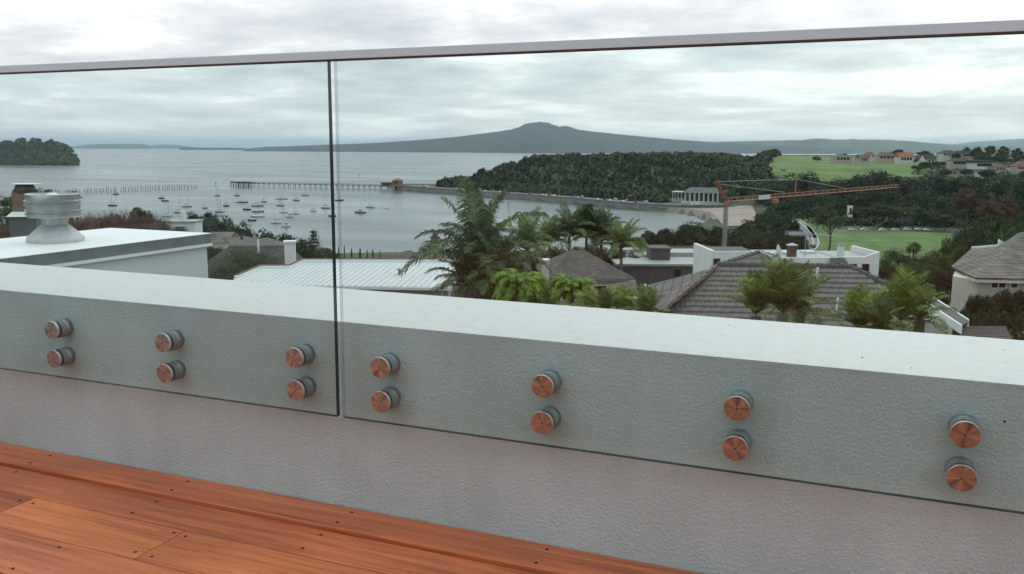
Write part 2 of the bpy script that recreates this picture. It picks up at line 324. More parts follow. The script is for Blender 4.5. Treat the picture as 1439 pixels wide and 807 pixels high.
rail = thing('top_rail', 'slim grey aluminium rail capping the glass panels', 'rail', (-.8, YG+.006, ZRB))
rb = MB()
rb.box(-2.9, 2.9, -.0145, .0145, .0012, ZRT-ZRB)
obj('rail_body', rb, M_rail, rail, bevel=.0006)
M_lip = mat('rail_seal', (.10,.10,.10), .6)
obj('rail_seal', MB().box(-2.9, 2.9, -.0125, -.0065, -.0006, .0011), M_lip, rail)
obj('rail_seal', MB().box(-2.9, 2.9, .0065, .0125, -.0006, .0011), M_lip, rail)

# the house whose deck this is, behind the viewer: its eave and dark doors shade the deck and show in the glass
house = thing('house', 'dark glazed house front with deep eave at the inner side of the timber deck', 'house', (-.5, -5.6, ZD))
M_hwall = mat('house_cladding', (.20,.19,.18), .8, var=.1, var_scale=3)
obj('wall', MB().box(-6, 6, -3.0, -.12, -.2, 2.75), M_hwall, house)
obj('eave', MB().box(-6.4, 6.4, -3.2, .5, 2.75, 2.95), mat('soffit', (.35,.34,.33), .8), house)
for i in range(4):
    dr = obj('door', MB().box(-5.2+i*2.6, -2.7+i*2.6, -.11, -.06, 0, 2.3), mat('door_glass', (.02,.022,.024), .08), house)
    fr = MB(); a, b_ = -5.2+i*2.6, -2.7+i*2.6
    fr.box(a, a+.07, -.12, -.03, 0, 2.3).box(b_-.07, b_, -.12, -.03, 0, 2.3).box(a+.07, b_-.07, -.12, -.03, 2.2, 2.3).box(a+.07, b_-.07, -.12, -.03, 0, .09)
    obj('frame', fr, mat('door_frame', (.08,.08,.085), .5), dr)

# ---------------------------------------------------------------- chase roof with flue cowl beyond the parapet
M_membrane = mat('roof_membrane', (.78,.81,.81), .5, var=.05, var_scale=3, bump=.1, bump_scale=60, bump_dist=.002)
M_flash = mat('dark_flashing', (.17,.18,.185), .55, var=.15, var_scale=9)
M_whitetrim = mat('white_trim', (.78,.80,.80), .5)
M_palewall = mat('pale_wall', (.60,.64,.63), .8, var=.04, var_scale=3)
M_galv = mat('galvanised', (.42,.435,.44), .36, metal=.85, var=.16, var_scale=14, bump=.06, bump_scale=40, bump_dist=.002)
M_lead = mat('lead_cone', (.46,.475,.48), .6, metal=.15, var=.12, var_scale=18, bump=.2, bump_scale=45, bump_dist=.003)
zc = H-.62
chase = thing('roof_chase', 'long white topped boxed roof chase with grey edge band beyond the parapet', 'roof', (-5.03, 3.7, zc-3))
def loc_box(mb, x0, x1, y0, y1, z0, z1): mb.box(x0+5.03, x1+5.03, y0-3.7, y1-3.7, z0-zc+3, z1-zc+3); return mb
obj('chase_wall', loc_box(MB(), -5.545, -4.60, 2.1, 5.12, zc-3, zc-.095), M_palewall, chase)
obj('edge_band', loc_box(MB(), -5.56, -4.577, 2.08, 5.143, zc-.075, zc-.006), M_flash, chase)
obj('drip_trim', loc_box(MB(), -5.567, -4.570, 2.07, 5.15, zc-.095, zc-.075), M_whitetrim, chase)
obj('roof_sheet', loc_box(MB(), -5.563, -4.574, 2.078, 5.146, zc-.006, zc), M_membrane, chase, bevel=.003)
cp = gz(78.5, 339.5, zc)
cowl = thing('flue_cowl', 'ribbed round galvanised flue cowl standing on the white roof chase', 'flue cowl', (cp[0], cp[1]+.0, zc))
k = 117/1253*0+1.0
CW = .171                                  # cowl radius from its width at this distance
obj('base_cone', MB().lathe([(CW*1.02,0),(CW*1.02,.024),(CW*.99,.034),(CW*.50,.112),(CW*.47,.114)], 48), M_lead, cowl, smooth=False)
obj('collar', MB().lathe([(CW*.46,.108),(CW*.46,.166)], 40), M_galv, cowl)
pr = [(CW*.46,.160),(CW*.93,.164),(CW*.95,.170)]
for z0 in (.184, .206, .246, .268):
    pr += [(CW*.95,z0-.006),(CW*1.01,z0-.002),(CW*1.01,z0+.004),(CW*.95,z0+.008)]
pr += [(CW*.955,.296),(CW*.975,.312),(CW*.94,.316),(CW*.92,.306),(CW*.3,.300)]
obj('drum', MB().lathe(pr, 64), M_galv, cowl)
obj('top_boss', MB().lathe([(CW*.25,.298),(CW*.22,.312),(CW*.1,.320)], 24), M_whitetrim, cowl)

# ---------------------------------------------------------------- land, sea
def segdist(P, A, B):
    d = B-A; t = np.clip(((P-A) @ d)/(d @ d), 0, 1); return np.linalg.norm(P-(A+t[:, None]*d), axis=1)
def sdist(P, poly):                        # > 0 inside
    poly = np.asarray(poly); n = len(poly); D = np.full(len(P), 1e9); ins = np.zeros(len(P), bool)
    for i in range(n):
        A, B = poly[i], poly[(i+1) % n]; D = np.minimum(D, segdist(P, A, B))
        c = ((A[1] > P[:, 1]) != (B[1] > P[:, 1])) & (P[:, 0] < (B[0]-A[0])*(P[:, 1]-A[1])/(B[1]-A[1]+1e-12)+A[0]); ins ^= c
    return np.where(ins, D, -D)
def sm(a, b, x):
    t = np.clip((x-a)/(b-a), 0, 1); return t*t*(3-2*t)
SH = [gz(x, y)[:2] for x, y in ((-900,338),(-300,340),(0,340),(200,346),(345,354),(500,364),(700,364),(860,354),(900,347),(950,331),(985,320),(1000,314.5),(992,308),(975,302.5),(955,299),(900,295.3),(850,290.8),(800,285.8),(740,280.8),(660,275),(600,270.1),(556,266.6),(545,264.5),(550,261.5))]
SH += [ab(612,1090), ab(700,1180), ab(800,1330), ab(1000,1520), ab(1300,1650), ab(1900,1750), ab(4500,1500)]
SH += [np.array((1500.,-900.)), np.array((-1200.,-900.))]
FOREST = [ab(612,1035), ab(650,985), ab(700,948), ab(760,905), ab(820,868), ab(880,838), ab(940,800), ab(1010,745), ab(1060,700), ab(1085,760), ab(1075,900), ab(1100,1250), ab(1000,1400), ab(820,1260), ab(700,1120)]
FORESTH = FOREST[:8]+[ab(1090,690), ab(1130,760), ab(1140,900), ab(1150,1250)]+FOREST[12:]
def vn(x, y, s, k=0):                      # soft value noise from sines
    x = x/s; y = y/s
    return (np.sin(x*1.7+k)+np.sin(y*1.9+1.3*k)+np.sin(x*1.1+y*1.3+2*k)+np.sin(x*2.3-y*1.7+3*k))/4
def terrain(x, y):
    x = np.atleast_1d(np.asarray(x, float)); y = np.atleast_1d(np.asarray(y, float)); P = np.stack([x, y], 1)
    s = sdist(P, SH); r = np.hypot(x, y); d = P @ FH[:2]; a = P @ np.array([math.cos(YAW), math.sin(YAW)])
    pxx = 719.5+FPX*a/np.maximum(d, 1)
    z = np.where(s > 0, np.minimum(3.0, .35+s*.11), np.maximum(-2, s*.1))
    z = np.maximum(z, 3.0+34.5*(1-sm(0, 300, r))*(s > 0)-.6*(s <= 0)*0) if True else z
    z = np.where(s <= 0, np.minimum(z, -.05+s*.05), z)
    hf = 27*sm(0, 105, sdist(P, FORESTH))*(1+.10*vn(x, y, 90)+.05*vn(x, y, 37, 2))
    hr = 28*sm(545, 880, d)*sm(1000, 1090, pxx)*(d > 0) + 6*sm(900, 1120, d)*sm(1000, 1090, pxx) + 4*sm(1330, 1420, pxx)*sm(840, 930, d)
    hr = hr*(1+.05*vn(x, y, 110, 1))
    hill = np.maximum(hf, hr)*(s > 0)
    hill = hill*sm(0, 60, s)
    return np.where(s > 25, np.maximum(z, 3.0), np.maximum(z, -2.0)) + hill
def tz(x, y): return float(terrain(x, y)[0])

M_ground = mat('ground_cover', (.035,.05,.022), .95, var2=(.075,.085,.04), var_scale=.06, bump=.5, bump_scale=1.5, bump_dist=.3)
base_ang = math.atan2(FH[1], FH[0])
angs = np.concatenate([np.linspace(-math.pi, -.72, 40, endpoint=False), np.linspace(-.72, .72, 420), np.linspace(.72, math.pi, 40, endpoint=False)[1:]])
rr = np.concatenate([[0.0], np.geomspace(6, 2600, 230)])
A, Rr = np.meshgrid(angs, rr); X = Rr*np.cos(base_ang+A); Y = Rr*np.sin(base_ang+A)
Z = terrain(X.ravel(), Y.ravel()).reshape(X.shape)
nr, na = X.shape; idx = np.arange(nr*na).reshape(nr, na)
F4 = np.stack([idx[:-1, :], np.roll(idx, -1, 1)[:-1, :], np.roll(idx, -1, 1)[1:, :], idx[1:, :]], -1).reshape(-1, 4)[:, ::-1]
keep = (Z.ravel()[F4].max(1) > -1.9); F4 = F4[keep]
tag(obj('ground', np_mesh('ground', np.stack([X.ravel(), Y.ravel(), Z.ravel()], 1), F4), M_ground, smooth=True), kind='structure')

def sea_extra(m, nt, b):
    L = nt.links; tc = nt.nodes.new('ShaderNodeTexCoord')
    mp = nt.nodes.new('ShaderNodeMapping'); mp.inputs['Rotation'].default_value = (0, 0, -YAW); mp.inputs['Scale'].default_value = (.0035, .012, 1); L.new(tc.outputs['Object'], mp.inputs[0])
    n = nt.nodes.new('ShaderNodeTexNoise'); n.inputs['Scale'].default_value = 1.0; n.inputs['Detail'].default_value = 6; n.inputs['Roughness'].default_value = .6; L.new(mp.outputs[0], n.inputs['Vector'])
    mr = nt.nodes.new('ShaderNodeMapRange'); mr.inputs[1].default_value = .35; mr.inputs[2].default_value = .68; mr.inputs[3].default_value = .16; mr.inputs[4].default_value = .34; L.new(n.outputs['Fac'], mr.inputs[0]); L.new(mr.outputs[0], b.inputs['Roughness'])
    n2 = nt.nodes.new('ShaderNodeTexNoise'); n2.inputs['Scale'].default_value = .25; n2.inputs['Detail'].default_value = 4; L.new(tc.outputs['Object'], n2.inputs['Vector'])
    bp = nt.nodes.new('ShaderNodeBump'); bp.inputs['Strength'].default_value = .12; bp.inputs['Distance'].default_value = .5; L.new(n2.outputs['Fac'], bp.inputs['Height']); L.new(bp.outputs[0], b.inputs['Normal'])
    b.inputs['IOR'].default_value = 1.33
M_sea = mat('sea_water', (.055,.085,.095), .25, extra=sea_extra)
nn = 128; rad_s = [0, 150, 500, 1500, 5000, 15000, 60000]
sv = [(0,0,0)]+[(r*math.cos(2*math.pi*k/nn), r*math.sin(2*math.pi*k/nn), 0) for r in rad_s[1:] for k in range(nn)]
sf = [(0,1+k,1+(k+1)%nn) for k in range(nn)]+[(1+i*nn+k,1+(i+1)*nn+k,1+(i+1)*nn+(k+1)%nn,1+i*nn+(k+1)%nn) for i in range(len(rad_s)-2) for k in range(nn)]
tag(obj('sea', MB().add(sv, sf), M_sea), kind='structure')

def strip(name, left, right, mt, nu=40, nv=8, dz=.12, flat=None, kind='structure'):
    def resample(pl, n):
        pl = np.array(pl, float); t = np.r_[0, np.cumsum(np.linalg.norm(np.diff(pl, axis=0), axis=1))]; t /= t[-1]
        # smooth by catmull style cubic through repeated linear + box filter
        q = np.linspace(0, 1, n); o = np.stack([np.interp(q, t, pl[:, i]) for i in (0, 1)], 1)
        for _ in range(3): o[1:-1] = (o[:-2]+2*o[1:-1]+o[2:])/4
        return o
    a = resample(left, nu); b = resample(right, nu)
    P = np.concatenate([a*(1-t)+b*t for t in np.linspace(0, 1, nv)]); z = terrain(P[:, 0], P[:, 1])+dz if flat is None else np.full(len(P), flat)
    ii = np.arange(nu*nv).reshape(nv, nu); F = np.stack([ii[:-1, :-1], ii[1:, :-1], ii[1:, 1:], ii[:-1, 1:]], -1).reshape(-1, 4)
    me = np_mesh(name, np.column_stack([P, z]), F)
    if me.polygons[0].normal.z < 0: me.flip_normals()
    return tag(obj(name, me, mt, smooth=True), kind=kind)

# park lawn, hill grass, beach, roads
M_lawn = mat('lawn_grass', (.075,.15,.026), .95, var=.38, var_scale=.12, bump=.3, bump_scale=4, bump_dist=.05)
M_hillgrass = mat('hill_grass', (.10,.165,.03), .95, var=.40, var_scale=.03)
M_sand = mat('beach_sand', (.31,.255,.215), .9, var=.16, var_scale=.08)
M_wetsand = mat('wet_sand', (.18,.155,.135), .85, var=.15, var_scale=.06)
M_asphalt = mat('asphalt', (.16,.165,.17), .85, var=.12, var_scale=.2)
M_paint = mat('road_paint', (.75,.75,.72), .7)
strip('lawn', [ab(1128,330), ab(1200,318), ab(1290,318), ab(1360,325)], [ab(1140,480), ab(1200,475), ab(1270,470), ab(1345,455)], M_lawn, 50, 30, .2)
strip('lawn_verge', [ab(1145,430), ab(1138,520), ab(1128,600)], [ab(1175,425), ab(1165,520), ab(1150,600)], M_lawn, 20, 6, .3)
strip('hill_grass', [ab(1062,780), ab(1130,735), ab(1160,730), ab(1230,745), ab(1300,760)], [ab(1062,1080), ab(1130,1080), ab(1200,1060), ab(1250,1010), ab(1330,950)], M_hillgrass, 60, 40, .5)
strip('beach', [gz(x, y, .3)[:2] for x, y in ((1018,326),(1010,318),(1006,311),(995,304),(975,300.5))], [gz(x, y, 1.5)[:2] for x, y in ((1060,322),(1062,305),(1056,297.5),(1030,296),(975,297))], M_sand, 40, 14, .45)
strip('wet_beach', [gz(x, y, .15)[:2] for x, y in ((1003,317),(996,312.5),(978,306),(950,302),(915,298.5))], [gz(x, y, .6)[:2] for x, y in ((1016,311),(1010,303),(994,299),(962,297.5),(918,296))], M_wetsand, 40, 8, .3)
# sea wall carrying the shore road
M_stone = mat('sea_wall_stone', (.17,.165,.155), .9, var=.3, var_scale=.35, bump=.6, bump_scale=.8, bump_dist=.3)
M_foot = mat('footpath', (.33,.32,.30), .85, var=.1, var_scale=.1)
SW = [gz(x, y) for x, y in ((556,266.8),(600,270.3),(660,275.2),(740,281),(800,286),(850,291),(900,295.5),(960,298),(1010,297.5),(1050,296.2),(1080,299))]
def smooth_line(pts, n):
    pl = np.array(pl_ := [p[:2] for p in pts], float); t = np.r_[0, np.cumsum(np.linalg.norm(np.diff(pl, axis=0), axis=1))]; t /= t[-1]
    q = np.linspace(0, 1, n); o = np.stack([np.interp(q, t, pl[:, i]) for i in (0, 1)], 1)
    for _ in range(4): o[1:-1] = (o[:-2]+2*o[1:-1]+o[2:])/4
    return o
swl = smooth_line(SW, 90); tn = np.gradient(swl, axis=0); tn /= np.linalg.norm(tn, axis=1)[:, None]; nb = np.stack([-tn[:, 1], tn[:, 0]], 1)   # nb points inland
if (nb[40] @ FH[:2]) < 0: nb = -nb
def offs(o): return swl+nb*o
ZR = 4.4
mb = MB(); prof = [(-2.2,-1.5),(-.4,3.4),(-.4,5.1),(.1,5.1),(.1,4.3),(1.2,4.2),(1.2,-1.5)]
vs = [(*(swl[i]+nb[i]*o), zz_) for i in range(90) for o, zz_ in prof]; k = len(prof)
mb.add(vs, [(i*k+j, (i+1)*k+j, (i+1)*k+(j+1)%k, i*k+(j+1)%k) for i in range(89) for j in range(k)])
tag(obj('sea_wall', mb, M_stone), 'dark stone sea wall curving round the bay below the shore road', 'wall')
def ribbon(name, o0, o1, z, mt, kind='structure', i0=0, i1=90):
    a, b = offs(o0)[i0:i1], offs(o1)[i0:i1]; n = len(a)
    me = np_mesh(name, np.column_stack([np.r_[a, b], np.full(2*n, z)]), [(i, i+1, n+i+1, n+i) for i in range(n-1)])
    if me.polygons[0].normal.z < 0: me.flip_normals()
    return tag(obj(name, me, mt), kind=kind)
ribbon('footpath', .11, 5.0, ZR-.05, M_foot); ribbon('shore_road', 5.0, 22, ZR, M_asphalt); ribbon('verge', 22, 34, ZR+.05, M_ground)
ribbon('centre_line', 13.4, 13.7, ZR+.02, M_paint)
# reclaimed tip by the wharf
# winding road beside the park
rl = [ab(1106,595), ab(1112,560), ab(1122,520), ab(1131,480), ab(1137,440), ab(1140,410), ab(1136,385), ab(1120,370)]
rr_ = [ab(1120,597), ab(1127,560), ab(1137,520), ab(1148,480), ab(1156,440), ab(1160,405), ab(1156,378), ab(1140,358)]
strip('park_road', rl, rr_, M_asphalt, 60, 4, .3)
def mid(t): return [np.array(a)*(1-t)+np.array(b)*t for a, b in zip(rl, rr_)]
strip('road_line', mid(.52), mid(.57), M_paint, 60, 2, .36); strip('road_line', mid(.92), mid(.965), M_paint, 60, 2, .36); strip('kerb_strip', mid(-.14), mid(-.02), M_foot, 60, 2, .4)

# ---------------------------------------------------------------- far hills and islands
def ridge(name, prof, D, depth, mt, nu=220, nv=22, rough=.05, zbase=-2, base_px=None):
    px = np.array([p[0] for p in prof], float); py = np.array([p[1] for p in prof], float)
    q = np.linspace(px[0], px[-1], nu); yy = np.interp(q, px, py); V = []
    rn = np.random.default_rng(int(D)); 
    for x, y in zip(q, yy):
        p = pt(x, y, D); base = p[:2]; top = max(p[2], 1.0); dirv = base/np.linalg.norm(base)
        for v in np.linspace(-1, 1, nv):
            zz_ = top*(1-abs(v)**1.25)+zbase*abs(v)
            jit = (rn.random()-.5)*rough*top*(1-abs(v))
            o = base+dirv*v*depth*(.35+.65*top/350 if depth > 900 else 1)
            V.append((o[0], o[1], zz_+jit))
    ii = np.arange(nu*nv).reshape(nu, nv); F = np.stack([ii[:-1, :-1], ii[1:, :-1], ii[1:, 1:], ii[:-1, 1:]], -1).reshape(-1, 4)
    me = np_mesh(name, np.array(V), F)
    if sum(p.normal.z for p in list(me.polygons)[:200]) < 0: me.flip_normals()
    return tag(obj(name, me, mt), kind='structure')
M_bush = mat('island_bush', (.022,.034,.03), .95, var2=(.04,.055,.04), var_scale=.004, bump=.8, bump_scale=.05, bump_dist=12)
M_farland = mat('far_land', (.06,.085,.05), .95, var2=(.11,.14,.08), var_scale=.002)
ridge('volcanic_island_hill', [(343,210.2),(352,208.5),(372,206.5),(420,205),(470,203),(520,201.2),(580,197.3),(640,192.3),(690,186),(712,182.6),(718,182),(728,179),(738,174),(748,171.8),(760,171),(770,172),(778,175.5),(786,178.2),(795,176.6),(803,179),(815,182.5),(850,186.3),(900,191.5),(950,196),(1000,199.5),(1050,202.5),(1120,206),(1200,209)], 12000, 2600, M_bush, 420, 24, .035)
ridge('low_island_hill', [(960,206),(985,199.5),(1040,198),(1090,197),(1130,196),(1143,193.8),(1160,194.2),(1170,195.4),(1190,195.5),(1198,194.3),(1206,195.6),(1240,195.5),(1275,197.5),(1310,200.5),(1345,203.5),(1400,205.5),(1470,206)], 12600, 1500, M_farland, 200, 14, .03)
ridge('distant_island_hill', [(100,206),(120,203),(150,201.8),(185,201.6),(205,202.6),(212,206)], 23000, 800, M_farland, 60, 8, .03)
ridge('distant_island_hill', [(195,206),(230,202.6),(250,203.5),(272,206.5)], 30000, 800, M_farland, 40, 8, .03)
ridge('distant_island_hill', [(1200,207),(1330,203),(1370,198),(1439,193),(1520,192)], 26000, 900, M_farland, 60, 8, .02)
ridge('reef_hill', [(252,207.6),(262,206.8),(290,207.2),(330,207.4),(345,208)], 16000, 200, M_bush, 30, 6, .1)
HL = [(-160,206),(-90,202),(-40,203),(-10,203.5),(6,201.5),(22,198.5),(46,197.5),(66,199.5),(84,203.5),(95,208.5),(101,213.5),(105,220),(109,227)]
headland_dist = 2350
ridge('green_headland_hill', HL, headland_dist, 170, mat('headland_grass', (.05,.075,.03), .95, var2=(.09,.13,.05), var_scale=.015), 90, 18, .03)

# ---------------------------------------------------------------- foliage builders
def leaf_mat(name, c, c2, tr=.25, patch=1.6):
    if name in MATS: return MATS[name]
    m = bpy.data.materials.new(name); m.use_nodes = True; nt = m.node_tree; b = nt.nodes['Principled BSDF']; L = nt.links
    b.inputs['Roughness'].default_value = .7; b.inputs['Specular IOR Level'].default_value = .25
    g = nt.nodes.new('ShaderNodeNewGeometry'); oi = nt.nodes.new('ShaderNodeObjectInfo')
    mx = nt.nodes.new('ShaderNodeMix'); mx.data_type = 'RGBA'; mx.inputs[6].default_value = (*c, 1); mx.inputs[7].default_value = (*c2, 1)
    L.new(g.outputs['Random Per Island'], mx.inputs[0])
    hs = nt.nodes.new('ShaderNodeHueSaturation'); mr = nt.nodes.new('ShaderNodeMapRange'); mr.inputs[3].default_value = .7; mr.inputs[4].default_value = 1.3
    L.new(oi.outputs['Random'], mr.inputs[0]); 
    tcn = nt.nodes.new('ShaderNodeTexCoord'); nz = nt.nodes.new('ShaderNodeTexNoise'); nz.inputs['Scale'].default_value = patch; nz.inputs['Detail'].default_value = 3; L.new(tcn.outputs['Object'], nz.inputs['Vector'])
    m2 = nt.nodes.new('ShaderNodeMapRange'); m2.inputs[1].default_value = .32; m2.inputs[2].default_value = .68; m2.inputs[3].default_value = .5; m2.inputs[4].default_value = 1.6; L.new(nz.outputs['Fac'], m2.inputs[0])
    mm = nt.nodes.new('ShaderNodeMath'); mm.operation = 'MULTIPLY'; L.new(mr.outputs[0], mm.inputs[0]); L.new(m2.outputs[0], mm.inputs[1])
    L.new(mm.outputs[0], hs.inputs['Value']); L.new(mx.outputs[2], hs.inputs['Color']); L.new(hs.outputs[0], b.inputs['Base Color'])
    if tr:
        t = nt.nodes.new('ShaderNodeBsdfTranslucent'); L.new(hs.outputs[0], t.inputs[0]); ms = nt.nodes.new('ShaderNodeMixShader'); ms.inputs[0].default_value = tr
        L.new(b.outputs[0], ms.inputs[1]); L.new(t.outputs[0], ms.inputs[2]); L.new(ms.outputs[0], nt.nodes['Material Output'].inputs['Surface'])
    MATS[name] = m; return m
L_dark = leaf_mat('leaf_dark', (.024,.040,.020), (.066,.086,.038))
L_mid = leaf_mat('leaf_mid', (.035,.065,.02), (.085,.13,.04))
L_olive = leaf_mat('leaf_olive', (.04,.055,.02), (.10,.115,.045))
L_lime = leaf_mat('leaf_lime', (.10,.18,.035), (.28,.40,.08), .35)
L_palm = leaf_mat('leaf_palm', (.07,.11,.035), (.25,.31,.11), .3)
L_palmd = leaf_mat('leaf_palm_dark', (.03,.05,.025), (.17,.21,.085), .25)
L_palmy = leaf_mat('leaf_palm_yellow', (.10,.16,.035), (.33,.42,.11), .35)
L_rust = leaf_mat('leaf_rust', (.06,.032,.022), (.12,.07,.045), .1)
L_twig = leaf_mat('twig_brown', (.09,.052,.042), (.20,.125,.10), 0)
M_bark = mat('bark', (.085,.068,.052), .95, var=.3, var_scale=3, bump=.5, bump_scale=8, bump_dist=.03)
M_barkg = mat('bark_grey', (.17,.155,.135), .95, var=.25, var_scale=3)

def rand_dirs(n, r):
    v = r.normal(size=(n, 3)); return v/np.linalg.norm(v, axis=1)[:, None]
def leaf_quads(C, Nn, size, r, asp=.6):
    n = len(C); a = np.cross(Nn, r.normal(size=(n, 3))); a /= (np.linalg.norm(a, axis=1)[:, None]+1e-9); b = np.cross(Nn, a)
    s = size*(.6+.8*r.random((n, 1))); a = a*s; b = b*s*asp
    V = np.stack([C-a, C-b*.9, C+a, C+b*.9], 1).reshape(-1, 3); F = np.arange(4*n).reshape(n, 4); return V, F
def crown_mesh(name, seed, n_clump=46, per=46, leaf=.055, shape='round', clump=.26, flat=1.0):
    r = np.random.default_rng(seed); dirs = rand_dirs(n_clump*2, r); dirs = dirs[dirs[:, 2] > -.8][:n_clump]
    Cs, Ns = [], []
    for dv in dirs:
        rad_ = .50+.30*r.random()
        c = dv*rad_*np.array([1, 1, .82*flat])
        if shape == 'dome': c = np.array([dv[0]*rad_, dv[1]*rad_, abs(dv[2])*rad_*1.05])
        if shape == 'cone': hgt = r.random(); c = np.array([dv[0]*(1-hgt)*.62, dv[1]*(1-hgt)*.62, hgt*1.75-.9])
        cs = clump*(.65+.7*r.random())
        if shape == 'cone': cs *= (1.15-hgt*.6)
        q = rand_dirs(per, r); q[:, 2] = np.where(q[:, 2] < -.35, -q[:, 2], q[:, 2])
        rr_ = cs*(.72+.35*r.random((per, 1))); Cs.append(c+q*rr_*np.array([1, 1, .78])); nn_ = q+.38*r.normal(size=(per, 3)); Ns.append(nn_/np.linalg.norm(nn_, axis=1)[:, None])
    C = np.concatenate(Cs); Nn = np.concatenate(Ns); C[:, 2] = np.where(C[:, 2] < -.9, -.9+.1*r.random(len(C)), C[:, 2])
    V, F = leaf_quads(C, Nn, leaf, r)
    return np_mesh(name, V, F)
CROWN = {}
def crown(kind, k):
    key = (kind, k)
    if key not in CROWN:
        p = dict(round=dict(), loose=dict(n_clump=30, per=44, clump=.22, leaf=.05), cone=dict(shape='cone', n_clump=60, per=36, clump=.2, leaf=.05), dense=dict(n_clump=80, per=70, clump=.25, leaf=.045), fine=dict(n_clump=95, per=110, clump=.24, leaf=.026), ball=dict(n_clump=120, per=60, clump=.16, leaf=.03), domed=dict(shape='dome', n_clump=85, per=64, clump=.23, leaf=.042), bush=dict(shape='dome', n_clump=90, per=100, clump=.2, leaf=.028))[kind]
        CROWN[key] = crown_mesh('crown', 100+k*7+len(kind), **p)
    return CROWN[key]
CM = {}
def crown_obj(kind, k, mt, parent, loc, sc):
    key = (kind, k, mt.name)
    if key not in CM:
        me = crown(kind, k).copy(); me.materials.append(mt); CM[key] = me
    o = obj('crown', CM[key], None, parent, loc, random.uniform(0, 6.28)); o.scale = sc; return o
def tree(px, ytop, d, wpx, label, group, lm=None, kind='round', name='tree', trunk_frac=.14, zb=None, squash=None, bark=None, _split=True):
    p = ab(px, d, ytop+8); z0 = tz(*p) if zb is None else zb; zt = pt(px, ytop, d)[2]; h = max(zt-z0, 1.0); w_ = wpx*d/FPX/2
    n = int(math.ceil(w_/(.72*h)-.25)) if (_split and 'hedge' not in name) else 1
    if n > 1:                               # wider than one tree: a row of them
        for i in range(n):
            tree(px+wpx*((i+.5)/n-.5)*.95, ytop+(zt-z0)*.10*random.random()*FPX/d, d*(1+random.uniform(-.012,.012)), wpx/n*1.3, label, group, lm, kind, name, trunk_frac, zb, None, bark, False)
        return
    if 'shrub' in name or 'hedge' in name or 'round_bush' in name: kind = 'bush'
    t = thing(name, label, 'shrub' if ('shrub' in name or 'bush' in name) else 'tree', (p[0], p[1], z0), random.uniform(0, 6), group)
    ch = min(h*(1-trunk_frac)/1.86, w_*(1.15 if kind != 'cone' else 9)); cz = h-ch*.98
    if kind in ('bush', 'domed'): hh_ = h if ('hedge' in name or 'round_bush' in name) else min(h, 2.1*w_); ch, cz = hh_/1.06/1.08, h-hh_*.98
    mb = MB(); r0 = max(.05, h*.022); mb.tube([(0,0,-.6),(.03*h,0,cz*.45),(.01*h,.02*h,cz*1.0)], [r0*1.2, r0*.85, r0*.45], 7)
    for q in range(5):
        a = q*1.257+random.random(); mb.tube([(0.02*h,0,cz*.5+q*.05*h), (w_*.35*math.cos(a), w_*.35*math.sin(a), cz*.8), (w_*.5*math.cos(a), w_*.5*math.sin(a), cz+ch*.25)], [r0*.5, r0*.32, r0*.12], 5)
    obj('trunk', mb, bark or M_bark, t)
    crown_obj(kind, random.randrange(4), lm or L_dark, t, (0, 0, cz), (w_*1.06, w_*1.06, ch*1.08))
    return t

# frond palms -------------------------------------------------------
def frond_mesh(seed, th0, droop, nl=40, leaf=.30, hang=.35, wid=.011, fwd=.55):
    r = np.random.default_rng(seed); n = 26; t = np.linspace(0, 1, n); th = th0-droop*t**1.35
    dx = np.cos(th)/n; dz = np.sin(th)/n; X = np.r_[0, np.cumsum(dx)[:-1]]; Zc = np.r_[0, np.cumsum(dz)[:-1]]; sw = .05*r.normal()*t**2
    mb = MB(); mb.tube([(X[i], sw[i], Zc[i]) for i in range(0, n, 5)], [.012*(1-.85*t[i]) for i in range(0, n, 5)], 4)
    V, F = list(mb.v), [list(f) for f in mb.f]
    mb2 = MB()
    for i, q in enumerate(np.linspace(.10, .99, nl)):
        x = np.interp(q, t, X); z = np.interp(q, t, Zc); y = np.interp(q, t, sw); a = np.interp(q, t, th)
        T = np.array([math.cos(a), 0, math.sin(a)]); Nn = np.array([-math.sin(a), 0, math.cos(a)])
        l = leaf*(.35+1.0*math.sin(math.pi*min(1, .12+q*.86))**.8)*(.85+.3*r.random())
        for s in (-1, 1):
            d1 = T*fwd+np.array([0, s, 0])*.9+Nn*(.22+.12*r.normal()); d1 /= np.linalg.norm(d1)
            d2 = d1+np.array([0, 0, -hang*(1.2+.5*r.random())]); d2 /= np.linalg.norm(d2)
            p0 = np.array([x, y, z]); p1 = p0+d1*l*.5; p2 = p1+d2*l*.5; wv = T*wid
            mb2.add([p0-wv*.6, p0+wv*.6, p1+wv, p1-wv, p2], [(0,1,2,3),(3,2,4)])
    o = len(mb.v); mb.v += mb2.v; mb.f += [tuple(i+o for i in f) for f in mb2.f]; mb.m += [1]*len(mb2.f)
    return mb
FR = {}
def fronds(style):
    if style not in FR:
        par = dict(arch=[(1.25,1.5),(1.0,1.7),(.7,1.6),(.4,1.5),(1.42,.7)], spiky=[(1.48,.3),(1.32,.5),(1.15,.75),(.95,.9),(.7,1.0)], weep=[(1.2,2.2),(.95,2.3),(.7,2.2),(.45,1.9),(1.3,1.9)], tall=[(1.5,.35),(1.2,1.0),(.85,1.5),(.5,1.8),(.2,1.6)])[style]
        kw = dict(arch=dict(leaf=.175, hang=.7, wid=.011, nl=40), spiky=dict(leaf=.26, hang=.12, wid=.015, nl=30, fwd=.8), weep=dict(leaf=.20, hang=.8, wid=.022, nl=28), tall=dict(leaf=.24, hang=.6, wid=.016, nl=28))[style]
        FR[style] = [[frond_mesh(50+i*3+len(style)*11+v, a+.05*v, b_, **kw).mesh('frond') for v in range(2)] for i, (a, b_) in enumerate(par)]
    return FR[style]
FRM = {}
